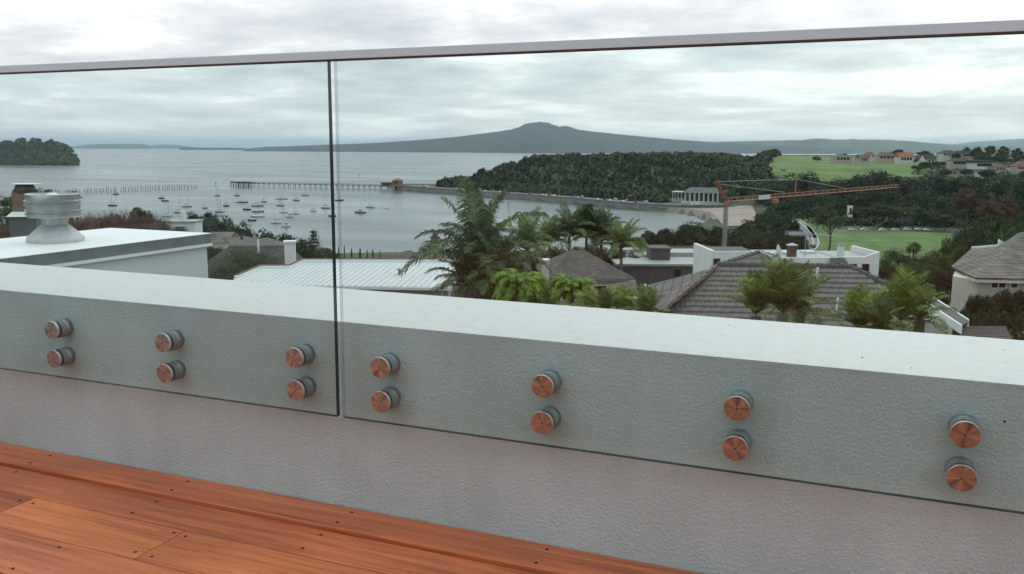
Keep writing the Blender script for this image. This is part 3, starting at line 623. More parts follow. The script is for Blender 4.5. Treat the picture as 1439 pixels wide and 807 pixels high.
def palm(px, py, d, R, style, lm, label, group, nf=22, spread=None, name='palm_tree', sizes=None, trunk_r=.16, rz=None, skip=()):
    c = pt(px, py, d); z0 = tz(c[0], c[1])
    t = thing(name, label, 'palm', (c[0], c[1], z0), 0, group); hgt = c[2]-z0
    mb = MB(); mb.tube([(0,0,-.5),(.05,.02,hgt*.5),(0,0,hgt)], [trunk_r*1.25, trunk_r, trunk_r*.9], 9)
    for i in range(int(hgt/.35)): mb.lathe([(trunk_r*1.12,-.03),(trunk_r*1.12,.02)], 9, c=(.05*math.sin(math.pi*(i*.35)/max(hgt,.1)), 0, i*.35))
    obj('trunk', mb, M_barkg, t)
    fr = fronds(style); rnd = random.Random(int(px*7+py))
    for i in range(nf):
        tier = min(4, int(5*i/nf)) ; order = [4, 0, 1, 2, 3] if style in ('arch', 'weep') else [0, 1, 2, 3, 4]
        me0 = fr[order[tier]][i % 2]; key = (me0.name, lm.name)
        if key not in FRM:
            me = me0.copy(); me.materials.append(M_barkg if lm is not L_lime else L_lime); me.materials.append(lm); FRM[key] = me
        f = obj('frond', FRM[key], None, t, (0, 0, hgt+.02*i/nf), 0)
        s = R*(.85+.3*rnd.random())*(1.05 if tier < 2 else 1.0)
        f.scale = (s, s, s); f.rotation_euler = (rnd.uniform(-.12,.12), rnd.uniform(-.1,.1), i*2.39996+rnd.uniform(-.2,.2)+(rz or 0))
    return t

# bare winter shrub -------------------------------------------------
def twig_mesh(seed, n=620, seg=4):
    r = random.Random(seed); mb = MB()
    for i in range(n):
        a = r.uniform(0, 6.283); rr_ = math.sqrt(r.random())*.85; x = rr_*math.cos(a); y = rr_*math.sin(a); z = r.uniform(-.1,.45)
        dx, dy, dz = math.cos(a)*rr_*.5+r.gauss(0,.3), math.sin(a)*rr_*.5+r.gauss(0,.3), r.uniform(.6,1.3); l = r.uniform(.25,.6)*(1.15-rr_*.45)
        n_ = math.sqrt(dx*dx+dy*dy+dz*dz); p = [(x,y,z)]
        for k in range(1, 3): p.append((x+dx/n_*l*k/2+r.gauss(0,.02), y+dy/n_*l*k/2+r.gauss(0,.02), z+dz/n_*l*k/2))
        mb.tube(p, [.007,.005,.002], 3)
        for q in range(2):
            b0 = p[1]; e = (b0[0]+r.gauss(0,.09), b0[1]+r.gauss(0,.09), b0[2]+r.uniform(.05,.18)); mb.tube([b0, e], [.004,.0015], 3)
    return mb.mesh('twigs')
TW = [twig_mesh(i) for i in range(3)]
for t_ in TW: t_.materials.append(L_twig)
def bare_shrub(px, ytop, ybot, d, wpx, label, group, i=0):
    p = pt(px, ybot, d); zt = pt(px, ytop, d)[2]; z0 = tz(p[0], p[1])
    t = thing('bare_shrub', label, 'shrub', (p[0], p[1], z0), 0, group)
    h = zt-p[2]; base = p[2]-z0
    st = MB(); rnd = random.Random(i)
    for q in range(6): a = q*1.05; st.tube([(0,0,-.3),(.15*math.cos(a),.15*math.sin(a),base*.6),(.5*wpx*d/FPX/2*math.cos(a),.5*wpx*d/FPX/2*math.sin(a),base+h*.35)], [.07,.05,.02], 5)
    obj('stem', st, M_bark, t)
    o = obj('twigs', TW[i % 3], None, t, (0, 0, base), i*1.3); o.scale = (wpx*d/FPX/2*1.05, wpx*d/FPX/2*1.05, h*1.0)
    return t

# ---------------------------------------------------------------- woods that read as one mass
def wood_stuff(name, label, pts, rads, hts, mt, seed=3, per=64, leaf=.24):
    r = np.random.default_rng(seed); protos = []
    for k in range(6):
        q = rand_dirs(per, r); q[:, 2] = np.abs(q[:, 2])*1.0-.15; lump = .78+.28*r.random((per, 1))
        C = q*lump; nn_ = q+.5*r.normal(size=(per, 3)); nn_ /= np.linalg.norm(nn_, axis=1)[:, None]
        protos.append(leaf_quads(C, nn_, leaf, r, .75)[0])
    Vs = []
    for i, (p, a, h) in enumerate(zip(pts, rads, hts)):
        v = protos[i % 6]; c, s = math.cos(i*1.7), math.sin(i*1.7)
        Vs.append(np.stack([(v[:, 0]*c-v[:, 1]*s)*a+p[0], (v[:, 0]*s+v[:, 1]*c)*a+p[1], v[:, 2]*h+p[2]], 1))
    V = np.concatenate(Vs); F = np.arange(len(V)).reshape(-1, 4)
    o = obj(name, np_mesh(name, V, F), mt); return tag(o, label, 'trees', kind='stuff')
def scatter(poly, n, seed):
    r = np.random.default_rng(seed); poly = np.array(poly); lo, hi = poly.min(0), poly.max(0); out = []
    while len(out) < n:
        P = lo+(hi-lo)*r.random((n*3, 2)); out += list(P[sdist(P, poly) > 2])
    return np.array(out[:n])
L_forest = leaf_mat('leaf_forest', (.02,.034,.02), (.075,.092,.038), 0, .06)
P = scatter(FOREST, 2700, 5); zf = terrain(P[:, 0], P[:, 1]); rf = 2.2+6.0*rng.random(len(P))**2; hf_ = rf*.7+2.5+3.5*rng.random(len(P))
E1 = np.array([ab(612,1035), ab(650,985), ab(700,948), ab(760,905), ab(820,868), ab(880,838), ab(940,800), ab(1010,745), ab(1060,700)])
Q = np.concatenate([smooth_line(offs(27)[8:88], 170), smooth_line(offs(38)[8:88], 170)])+rng.normal(size=(340, 2))*2.2
Pq = np.concatenate([P, Q]); zq = np.concatenate([zf+1.5, terrain(Q[:, 0], Q[:, 1])+2.0]); rq = np.concatenate([rf, 3.5+2.5*rng.random(340)]); hq = np.concatenate([hf_, 5+4*rng.random(340)])
_v = np.column_stack([Pq, zq])-CAMP; _px = 719.5+FPX*(_v @ CR)/(_v @ _f); _dd = Pq @ FH[:2]; _k = ~((_px > 936) & (_px < 1020) & (_dd < 745)); Pq, zq, rq, hq = Pq[_k], zq[_k], rq[_k], hq[_k]
wood_stuff('headland_wood', 'dense dark wood covering the headland beyond the bay', np.column_stack([Pq, zq]), rq, hq, L_forest)
L_grassy = leaf_mat('leaf_scrub', (.05,.075,.022), (.10,.13,.045), 0)
crest = scatter([ab(680,1090), ab(800,1180), ab(960,1130), ab(1060,1000), ab(1040,900), ab(900,980), ab(780,1020), ab(690,1040)], 260, 9)
wood_stuff('crest_scrub', 'lighter olive scrub along the top of the headland wood', np.column_stack([crest, terrain(crest[:, 0], crest[:, 1])+4.5]), 4+3*rng.random(260), 4.2+2.5*rng.random(260), L_grassy, 8)
sc_ = scatter([ab(1275,700), ab(1500,640), ab(1560,900), ab(1330,930), ab(1290,840)], 420, 12)
wood_stuff('hillside_scrub', 'patchy green scrub and gardens between the hillside houses', np.column_stack([sc_, terrain(sc_[:, 0], sc_[:, 1])]), 2+2.6*rng.random(420), 1.5+2.2*rng.random(420), leaf_mat('leaf_garden', (.03,.05,.018), (.085,.10,.04), 0, .03), 5, 40)
us_ = scatter([ab(1060,690), ab(1100,560), ab(1160,500), ab(1330,485), ab(1480,470), ab(1500,690), ab(1250,720), ab(1120,720)], 520, 13)
wood_stuff('belt_undergrowth', 'dark undergrowth below the belt of trees behind the park', np.column_stack([us_, terrain(us_[:, 0], us_[:, 1])]), 3+3*rng.random(520), 2.5+3.5*rng.random(520), L_forest, 6, 40)
gu_ = scatter([ab(-120,11), ab(700,7), ab(1560,11), ab(1560,44), ab(700,40), ab(-120,44)], 900, 21)
wood_stuff('garden_undergrowth', 'leafy green undergrowth covering the garden slope below the parapet', np.column_stack([gu_, terrain(gu_[:, 0], gu_[:, 1])]), .5+1.0*rng.random(900), .6+1.5*rng.random(900), leaf_mat('leaf_under', (.03,.055,.02), (.09,.13,.045), 0, .3), 9, 44, .16)
# wood on the far green headland
hp = []
for i in range(900):
    x = rng.uniform(-150, 107); u = rng.random(); ytop = np.interp(x, [q[0] for q in HL], [q[1] for q in HL])
    d0 = headland_dist-170*u*.98; base = pt(x, ytop, headland_dist); dirv = base[:2]/np.linalg.norm(base[:2]); o = base[:2]-dirv*170*u
    if u < .38 and 16 < x < 66 and rng.random() < .8: continue
    hp.append((o[0], o[1], max(.5, base[2]*(1-u**1.25))))
hp = np.array(hp); wood_stuff('island_wood', 'dark bush clothing the steep side of the far headland', hp, 6+5*rng.random(len(hp)), 6+6*rng.random(len(hp)), L_forest, 4)

# ---------------------------------------------------------------- trees one can tell apart
gW = 'dark trees along the waterfront below the beach'
for px, yt, d, w_ in ((903,331,392,34),(922,320,396,46),(948,317,400,50),(972,309,405,54),(997,313,402,56),(1013,330,392,40)):
    tree(px, yt, d, w_, 'dark rounded tree at the edge of the bay in front of the beach', gW, kind='domed')
gB = 'dark trees between the crane mast and the park road'
for px, yt, d, w_ in ((1036,318,392,46),(1058,306,420,56),(1082,292,440,70),(1106,300,425,50),(1076,318,385,60),(1104,327,375,52),(1050,330,372,50),(1122,322,372,34)):
    tree(px, yt, d, w_, 'dark bushy tree between the crane mast and the park road', gB, kind='domed')
tree(1167,293,352,48,'slim trunked tree standing alone on the park lawn','trees alone on the lawn',L_olive,'round',trunk_frac=.5,squash=1.1)
gP = 'trees lining the far side of the park lawn'
for px, yt, d, w_ in ((1150,288,478,44),(1212,289,480,40),(1236,284,482,48),(1258,289,486,46),(1284,288,480,42),(1308,296,478,40),(1330,300,470,44)):
    tree(px, yt, d, w_, 'dark park tree standing along the far edge of the lawn', gP, kind='round', trunk_frac=.42)
gD = 'tall dark trees between the park and the grassy hill'
for px, yt, d, w_ in ((1085,252,640,56),(1108,258,620,50),(1128,238,640,66),(1152,252,620,50),(1182,247,630,60),(1210,242,625,62),(1234,236,640,76),(1262,241,620,66),(1290,247,600,76),(1318,243,620,70),(1348,246,610,70),(1378,243,620,70),(1410,243,600,70),(1440,246,590,70),
                      (1100,277,560,46),(1135,268,560,56),(1175,272,555,52),(1215,262,560,60),(1255,264,555,66),(1298,262,548,70),(1335,268,540,60),(1380,272,520,70),(1425,276,500,60),(1318,278,505,60),(1275,276,520,56)):
    lab_ = 'tall dark evergreen at the foot of the grassy hill' if d > 585 else 'dark evergreen in the front row of the tree belt behind the park'
    tree(px, yt, d, w_, lab_, gD if d > 585 else 'front row of the tree belt behind the park', leaf_mat('leaf_belt', (.028,.042,.024), (.08,.095,.046), .2) if px % 3 == 0 else L_dark, 'domed')
gR = 'rust brown bare crowned trees in the tree belt'
tree(1360,262,500,38,'rust brown leafless tree among the dark evergreens behind the park',gR,L_rust,'dense'); tree(1408,272,420,48,'rust brown leafless tree among the dark evergreens behind the park',gR,L_rust,'dense'); tree(1392,280,410,40,'rust brown leafless tree among the dark evergreens behind the park',gR,L_rust,'dense')
gG = 'green trees on the slope above the brown roofed house'
for px, yt, d, w_ in ((1362,306,230,60),(1402,296,250,60),(1438,292,240,70),(1345,326,180,56),(1385,318,190,56),(1425,308,200,60),(1366,332,150,52)):
    tree(px, yt, d, w_, 'mid green garden tree on the slope behind the brown roofed house', gG, L_mid if (px % 2) else L_olive, 'domed')
gN = 'garden trees between the white building and the brown roofed house'
for px, yt, d, w_, lm in ((1262,345,112,58,L_dark),(1300,352,105,50,L_mid),(1282,362,92,56,L_dark),(1248,366,95,34,L_dark),(1318,348,120,42,L_mid),(1330,372,80,44,L_dark)):
    tree(px, yt, d, w_, 'leafy garden tree growing between the white building and brown roofed house', gN, lm, 'fine', squash=1.3)
tree(1334,375,62,66,'broad purplish dark garden tree beside the brown roofed house','garden tree by brown roof',leaf_mat('leaf_purple',(.022,.022,.018),(.055,.05,.038)),'fine',squash=1.0)
tree(1372,401,55,38,'clipped round dark green bush before the cream house wall',None,leaf_mat('leaf_ball',(.02,.035,.02),(.045,.07,.04)),'bush',name='round_bush',trunk_frac=.1)
for i, (px, yt, d, w_) in enumerate(((1386,401,55,56),(1404,398,56,60),(1424,396,56,64),(1447,397,56,64))):
    tree(px, yt, d, w_, 'dark hedge bush under the windows of the cream house', 'hedge bushes before the cream house', L_dark, 'fine', name='hedge_bush', trunk_frac=.1)
for i, (px, yt, d, w_) in enumerate(((1372,426,44,66),(1398,427,44,70),(1424,428,44,70),(1348,424,46,50),(1450,428,45,60))):
    tree(px, yt, d, w_, 'low dark green hedge bush above the small tiled roof', 'low hedge bushes by the small roof', L_dark, 'fine', name='hedge_bush', trunk_frac=.1)
# left hand side
tree(8,268,62,60,'dark leafy tree beside the brown chimney with metal hood','trees by the chimney',L_dark,'fine'); tree(62,262,70,34,'dark leafy tree top showing behind the round flue cowl','trees by the cowl',L_dark,'fine'); tree(101,266,64,26,'small dark tree top beside the round flue cowl','trees by the cowl top',L_dark,'fine')
gL = 'dark trees at the water behind the white roof chase'
for px, yt, d, w_ in ((270,295,225,30),(293,293,225,40),(284,302,215,60),(314,299,220,70),(334,307,215,60),(348,320,205,44)):
    tree(px, yt, d, w_, 'dark dense tree at the water beyond the white roof chase', gL, kind='domed')
gM = 'dark domed trees beyond the white chimney'
for px, yt, d, w_ in ((382,316,150,80),(408,321,145,76),(426,331,140,64),(366,325,155,56)):
    tree(px, yt, d, w_, 'dark domed tree beyond the roof with the white chimney', gM, kind='domed')
for px, yt, d, w_ in ((432,345,100,40),(455,344,104,36),(470,352,98,30)):
    tree(px, yt, d, w_, 'grey green hedge tree behind the ribbed metal roof', 'hedge trees behind the ribbed metal roof', L_dark, 'fine')
def whorl_tree(px, yt, d, label):
    p = ab(px, d); z0 = tz(*p); zt = pt(px, yt, d)[2]; h = zt-z0; t = thing('norfolk_pine', label, 'tree', (*p, z0))
    obj('trunk', MB().tube([(0,0,-.5),(0,0,h*.6),(0,0,h)], [.16,.1,.02], 7), M_bark, t)
    r = np.random.default_rng(3); Cs = []; br = MB()
    for k in range(8):
        zc_ = h*(.58+.41*k/8); R = (1-k/8.5)*17*d/FPX
        for q in range(6):
            a = q*1.047+k*.5; e = np.array([math.cos(a)*R, math.sin(a)*R, zc_+.12*R]); b0 = np.array([0,0,zc_]); br.tube([b0, e], [.035,.015], 4)
            for s in np.linspace(.35, 1, 10): Cs += [b0+(e-b0)*s+r.normal(size=3)*.12 for _ in range(2)]
    bo_ = obj('branches', br, M_bark, t); bo_['kind'] = 'stuff'
    C = np.array(Cs); V, F = leaf_quads(C, rand_dirs(len(C), r)*.5+np.array([0,0,.8]), .16, r); me = np_mesh('foliage', V, F); obj('foliage', me, L_dark, t)
whorl_tree(437, 321, 120, 'sparse tiered pine standing above the ribbed metal roof')
for px, yt, d, w_ in ((480,356,70,40),(510,356,70,40),(540,360,70,30)):
    tree(px, yt, d, w_, 'dark clipped hedge behind the ridge of the ribbed metal roof', 'hedges behind the ribbed roof ridge', L_dark, 'bush', name='hedge')
gS = 'spiky dark conifers along the ridge of the ribbed roof'
for px, yt, d, w_ in ((476,346,72,10),(484,344,72,9),(494,349,70,12),(506,346,72,14),(516,351,70,12),(524,350,72,12),(534,352,71,10)):
    tree(px, yt, d, w_, 'narrow dark conifer tip showing above the ribbed metal roof', gS, L_dark, 'cone', trunk_frac=.05, name='conifer')
gX = 'bare reddish brown shrubs behind the white roof chase'
for i, (px, yt, yb, d, w_) in enumerate(((128,292,335,30,64),(160,288,335,32,70),(192,292,335,31,64),(214,296,335,33,56),(112,300,335,27,50),(12,305,345,26,60),(240,312,338,36,50),(60,308,340,28,60))):
    bare_shrub(px, yt, yb, d, w_, 'leafless reddish brown twiggy shrub rising behind the white roof chase', gX, i)
for px, yt, d, w_ in ((193,287,34,26),(206,292,34,20),(160,296,36,24),(146,300,33,30),(120,306,30,40),(20,300,30,50)):
    tree(px, yt, d, w_, 'green leafed shrub top among the bare reddish shrubs', 'green shrubs among the bare twigs', L_olive, 'fine', name='leafy_shrub', trunk_frac=.6, squash=.8)
for px, yt, d, w_ in ((268,330,60,60),(300,338,55,50),(275,324,110,40)):
    tree(px, yt, d, w_, 'olive green shrub below the corner of the white roof chase', 'shrubs below the roof chase corner', L_olive, 'fine', name='leafy_shrub', squash=.9)
# right ridge trees among the houses
gH = 'hillside trees'
HH = [(1182,930,'low grey roofed house'),(1211,900,'brown roofed house'),(1221,960,'rose red roofed house'),(1243,930,'wide brown roofed house'),(1270,900,'orange roofed house'),(1292,860,'white gable house'),(1331,920,'wide dark roofed house'),(1358,900,'flat roofed biscuit house'),(1344,820,'biscuit walled house'),(1377,800,'long white house'),(1372,760,'little white cottage'),(1401,790,'biscuit house with brown roof'),(1415,800,'low off white house'),(1434,780,'reddish roofed house')]
for px, yt, d, w_ in ((1148,219,960,20),(1186,215,930,22),(1240,213,960,24),(1262,209,930,40),(1300,211,930,44),(1335,210,940,36),(1358,206,900,20),(1372,205,880,28),(1392,203,880,26),(1410,204,870,30),(1380,212,860,44),(1430,207,860,30),(1405,215,850,50),(1436,216,840,40),(1350,222,850,34),(1320,226,830,30),(1300,227,800,34),(1328,238,760,30),(1288,232,800,24),(1358,236,760,30),(1388,236,740,40),(1416,243,720,44),(1290,222,860,22),(1442,238,720,36),(1345,214,900,30),(1374,222,840,22)):
    nh = min(HH, key=lambda q: abs(q[0]-px)+abs(q[1]-d)*.15)[2]; lm_ = L_dark if px % 3 else L_olive
    tree(px, yt, d, w_*.62, ('dark' if px % 3 else 'olive green')+' tree growing beside the '+nh, gH+' by the '+nh, lm_, 'dense')
for px, yt, d, w_ in ((1083,236,840,12),(1100,238,800,11),(1075,228,900,12),(1106,246,760,14),(1090,247,760,16),(1070,243,800,16),(1068,234,860,14),(955,215,1150,14),(1028,217.5,1100,10)):
    tree(px, yt, d, w_, 'dark scrub tree at the edge of the grassy hill', 'scrub trees at the edge of the grassy hill', L_dark, 'dense', squash=1.0)

# ---------------------------------------------------------------- palms and near planting
palm(672,368,30,2.7,'arch',L_palmd,'tall dark feathery palm rising beside the ribbed metal roof','feathery palms',22,trunk_r=.2)
palm(700,396,29,1.8,'arch',L_palmd,'dark shaded palm crown under the tall feathery palm','feathery palms low',24,trunk_r=.18)
palm(655,404,29,1.5,'arch',L_palmd,'dark shaded palm with drooping fronds at the gable of the ribbed roof','feathery palms gable',24)
palm(741,352,38,1.7,'arch',L_palm,'green palm behind the lime drooping plant',None,20)
palm(800,333,97,3.6,'arch',L_palmd,'dark palm with ragged fronds above the brown hip roof','palms above the brown hip roof',30); palm(845,340,98,3.8,'arch',L_palmd,'dark palm with ragged fronds above the brown hip roof','palms above the brown hip roof',30); palm(873,350,95,3.4,'arch',L_palm,'dark palm with ragged fronds above the brown hip roof','palms above the brown hip roof',30); palm(824,336,99,3.4,'spiky',L_palmd,'dark palm with ragged fronds above the brown hip roof','palms above the brown hip roof',28); palm(772,342,96,3.2,'arch',L_palm,'dark palm with ragged fronds above the brown hip roof','palms above the brown hip roof',28)
palm(731,411,17,.66,'weep',L_lime,'lime green plant with drooping leaves behind the parapet',None,80,name='weeping_plant',trunk_r=.06)
palm(803,414,17,.56,'weep',L_lime,'yellow green arching plant between lime plant and brown hip roof',None,64,name='weeping_plant',trunk_r=.06)
for i, (px, py, d, R) in enumerate(((850,440,13,.40),(882,442,13,.38),(908,446,12.5,.42),(828,438,13.5,.38),(868,436,15,.42))):
    palm(px, py, d, R, 'spiky', L_palmy if i % 2 else L_palm, 'small bright palm top poking above the parapet before the brown hip roof', 'small palm tops along the parapet', 15, trunk_r=.05)
palm(1100,442,15,.92,'spiky',L_palm,'bushy green palm before the tiled roof with fronds held upright',None,20,trunk_r=.1)
palm(1062,444,15.5,.72,'spiky',L_palmy,'yellow green palm beside the upright palm before the tiled roof',None,18,trunk_r=.1)
palm(1124,440,16,.85,'tall',L_palm,'drooping green palm beside the upright palm before the tiled roof',None,16,trunk_r=.1)
palm(1208,464,14,.62,'spiky',L_palmy,'bright low palm before the right end of the tiled roof','bright low palms by the roof end',20,trunk_r=.1)
palm(1266,452,14.5,.82,'spiky',L_palmy,'bright tall palm before the right end of the tiled roof','bright palms by the roof end',20,trunk_r=.1)
palm(1292,452,15,.66,'tall',L_palm,'green drooping palm at the white gable of the tiled house','palms at the white gable',16,trunk_r=.1)
palm(1238,468,13.5,.6,'tall',L_palm,'green low palm filling in behind the parapet near the roof end','low palms near the roof end',18,trunk_r=.1)
tree(1284,338,130,22,'small round headed palm like tree standing beyond the garden trees',None,L_olive,'fine',trunk_frac=.3)
# shrubs that close the gaps between the near roofs
for px, yt, d, w_, lm in ((700,372,34,70,L_dark),(660,388,31,60,L_dark),(740,378,33,50,L_dark),(770,408,24,50,L_mid),(680,400,26,70,L_dark),(760,388,34,50,L_dark),(845,330,108,80,L_dark),(805,330,108,80,L_dark),(878,340,108,60,L_dark),(768,336,108,76,L_dark),(826,336,106,64,L_dark),(736,344,60,60,L_dark),(745,350,100,50,L_dark),(560,355,110,60,L_dark),(920,440,20,40,L_mid),(1310,452,24,40,L_mid)):
    tree(px, yt, d, w_, 'dark garden shrub filling the gap between palms and roofs', 'garden shrubs between the palms and roofs', lm, 'fine', name='garden_shrub', squash=1.4)
for px, yt, d, w_ in ((1000,372,66,20),(986,382,60,26)):
    tree(px, yt, d, w_, 'olive shrub between the grey clad building and white building', 'shrubs between grey and white buildings', L_olive, 'fine', name='garden_shrub')

# ---------------------------------------------------------------- near buildings
def shingle(name, base, course=.3, var=.18, vs_=1.2, rough=.9):
    def ex(m, nt, b):
        L = nt.links; tc = nt.nodes.new('ShaderNodeTexCoord'); sp_ = nt.nodes.new('ShaderNodeSeparateXYZ'); L.new(tc.outputs['Object'], sp_.inputs[0])
        w_ = nt.nodes.new('ShaderNodeTexBrick'); w_.inputs['Scale'].default_value = 1.0; w_.inputs['Brick Width'].default_value = course*1.1; w_.inputs['Row Height'].default_value = course*.42; w_.inputs['Mortar Size'].default_value = course*.04
        cbn = nt.nodes.new('ShaderNodeCombineXYZ'); ad = nt.nodes.new('ShaderNodeMath'); ad.operation = 'ADD'; L.new(sp_.outputs[0], ad.inputs[0]); L.new(sp_.outputs[1], ad.inputs[1]); L.new(ad.outputs[0], cbn.inputs[0]); L.new(sp_.outputs[2], cbn.inputs[1]); L.new(cbn.outputs[0], w_.inputs['Vector'])
        bp = nt.nodes.new('ShaderNodeBump'); bp.inputs['Strength'].default_value = .8; bp.inputs['Distance'].default_value = .03; bp.invert = True; L.new(w_.outputs['Fac'], bp.inputs['Height']); L.new(bp.outputs[0], b.inputs['Normal'])
        w_.inputs['Color1'].default_value = (*[x*.85 for x in base], 1); w_.inputs['Color2'].default_value = (*[x*1.15 for x in base], 1); w_.inputs['Mortar'].default_value = (*[x*.5 for x in base], 1)
        n = nt.nodes.new('ShaderNodeTexNoise'); n.inputs['Scale'].default_value = vs_; n.inputs['Detail'].default_value = 7; L.new(tc.outputs['Object'], n.inputs['Vector'])
        mr = nt.nodes.new('ShaderNodeMapRange'); mr.inputs[1].default_value = .3; mr.inputs[2].default_value = .7; mr.inputs[3].default_value = 1-var*1.6; mr.inputs[4].default_value = 1+var*1.6; L.new(n.outputs['Fac'], mr.inputs[0])
        hs = nt.nodes.new('ShaderNodeHueSaturation'); L.new(w_.outputs['Color'], hs.inputs['Color']); L.new(mr.outputs[0], hs.inputs['Value']); L.new(hs.outputs[0], b.inputs['Base Color'])
    return mat(name, base, rough, extra=ex)
M_shB = shingle('shingle_brown', (.118,.108,.101)); M_shG = shingle('shingle_grey', (.125,.12,.115)); M_shR = shingle('shingle_weathered', (.15,.132,.118), .3, .3, .9)
M_moss = mat('mossy_roof', (.028,.027,.026), .95, var2=(.06,.062,.048), var_scale=1.3, bump=.5, bump_scale=6, bump_dist=.05)
M_dusk = shingle('shingle_dusky', (.095,.09,.085))
M_cream = mat('cream_wall', (.55,.50,.44), .85, var=.06, var_scale=1); M_pinkw = mat('pink_wall', (.50,.42,.38), .85, var=.06, var_scale=1)
M_white = mat('white_render', (.74,.75,.74), .8, var=.05, var_scale=.7); M_greyclad = mat('grey_cladding', (.085,.082,.085), .8, var=.2, var_scale=1.5, stretch=(9,9,.6), bump=.3, bump_scale=3, bump_dist=.02)
M_pane = mat('window_pane', (.02,.024,.028), .06); M_greyroof = mat('grey_roof', (.30,.32,.33), .6, var=.1, var_scale=.5); M_dkroof = mat('dark_roof', (.075,.078,.08), .8, var=.15, var_scale=.6)
M_metal = mat('pale_roof_metal', (.56,.60,.61), .5, metal=.0, var=.07, var_scale=.7); M_brownco = mat('brown_coping', (.16,.10,.075), .9, var=.3, var_scale=6)
M_brick = mat('red_brick', (.28,.105,.07), .9, extra=None, var2=(.40,.20,.14), var_scale=9, bump=.5, bump_scale=14, bump_dist=.02); M_brownbrick = mat('brown_brick', (.24,.165,.13), .9, var=.22, var_scale=7)
M_tile = mat('concrete_tile', (.105,.098,.093), .9, var2=(.165,.155,.148), var_scale=5, objrand=.12, bump=.3, bump_scale=40, bump_dist=.004); M_lichen = mat('lichen_edge', (.36,.35,.34), .9, var2=(.09,.085,.08), var_scale=8)
M_terra = mat('terracotta_cap', (.27,.18,.13), .9, var=.25, var_scale=6)

def local(root, P):                         # world point to a thing's own frame
    a = root.rotation_euler.z; dx, dy = P[0]-root.location.x, P[1]-root.location.y
    return (dx*math.cos(a)+dy*math.sin(a), -dx*math.sin(a)+dy*math.cos(a), P[2]-root.location.z)
def hit(px, py, P0, n):
    v = ray(px, py); return CAMP+v*(((np.array(P0)-CAMP) @ n)/(v @ n))
def loc_faces(root, faces): return [[local(root, pt(*q) if len(q) == 3 else q) for q in f] for f in faces]

# ribbed pale metal roof
aA = rad(14.7); e1 = np.array([math.cos(aA), math.sin(aA), 0]); pA = rad(4.5); e2 = np.array([-math.sin(aA)*math.cos(pA), math.cos(aA)*math.cos(pA), math.sin(pA)]); nA = np.cross(e1, e2)
P0 = pt(634, 404, 38); gzA = tz(P0[0], P0[1])
ribh = thing('metal_roof_house', 'pink walled house with pale ribbed metal roof and stepped brown coping', 'house', (P0[0], P0[1], gzA), aA)
polyA = [hit(x, y, P0, nA) for x, y in ((322,400),(331,391),(365,376.8),(405,376.8),(424,368),(664,368),(636,404),(560,402.8),(470,401.5))]
lA = [local(ribh, p) for p in polyA]; zP = P0[2]-gzA
roofA = obj('roof', MB().slab(lA, .05), M_metal, ribh)
U = np.array([[p[0], p[1]/math.cos(pA)] for p in lA])          # in-plane u, v
for u in np.arange(U[:, 0].min()+.1, U[:, 0].max(), .29):
    vsx = []
    for i in range(len(U)):
        a, b_ = U[i], U[(i+1) % len(U)]
        if (a[0]-u)*(b_[0]-u) < 0: vsx.append(a[1]+(b_[1]-a[1])*(u-a[0])/(b_[0]-a[0]))
    if len(vsx) >= 2 and max(vsx)-min(vsx) > .15:
        v0, v1 = min(vsx), max(vsx)
        o = obj('roof_rib', MB().add([(-.03,v0,0),(.03,v0,0),(.015,v0,.042),(-.015,v0,.042),(-.03,v1,0),(.03,v1,0),(.015,v1,.042),(-.015,v1,.042)], [(0,1,2,3),(5,4,7,6),(1,5,6,2),(4,0,3,7),(3,2,6,7)]), M_metal, roofA, (u, 0, zP)); o.rotation_euler = (pA, 0, 0)
def bar(mb, a, b_, w_, h0, h1):             # upright bar between two points
    a = np.array(a); b_ = np.array(b_); d = b_-a; d[2] = 0; d /= np.linalg.norm(d); nn_ = np.array([-d[1], d[0], 0])*w_/2; q = []
    for z_ in (h0, h1): q += [a-nn_+(0,0,z_), b_-nn_+(0,0,z_), b_+nn_+(0,0,z_), a+nn_+(0,0,z_)]
    mb.add(q, [(0,3,2,1),(4,5,6,7),(0,1,5,4),(1,2,6,5),(2,3,7,6),(3,0,4,7)])
fl = MB(); co_ = MB(); bk = np.array([0, .14, 0])
for i in range(1, 5):
    bar(fl, lA[i], lA[i+1], .16, -.05, .10); bar(co_, np.array(lA[i])+bk, np.array(lA[i+1])+bk, .13, -.1, .15)
obj('flashing', fl, M_whitetrim, ribh); obj('coping', co_, M_brownco, ribh)
obj('gutter', (lambda g: (bar(g, lA[6], lA[8], .14, -.14, -.02), bar(g, lA[8], lA[0], .14, -.14, -.02), g)[-1])(MB()), M_whitetrim, ribh)
foot = [(lA[0][0], .25), (lA[6][0]-.25, .25), (lA[5][0]-.2, lA[5][1]-.1), (lA[4][0], lA[4][1]-.1), (lA[3][0], lA[3][1]-.1), (lA[1][0], lA[1][1]-.1)]
obj('wall', MB().prism(foot, -1, zP-.16), M_pinkw, ribh)
obj('downpipe', MB().tube([(lA[6][0]-.5,.2,zP-.1),(lA[6][0]-.5,.2,.2)], .04, 8), M_whitetrim, ribh)
obj('roof_vent', MB().tube([(-2.9,2.2,zP+.15),(-2.9,2.2,zP+.42)], .06, 8).box(-3.02,-2.78,2.08,2.32,zP+.42,zP+.45), M_flash, ribh)
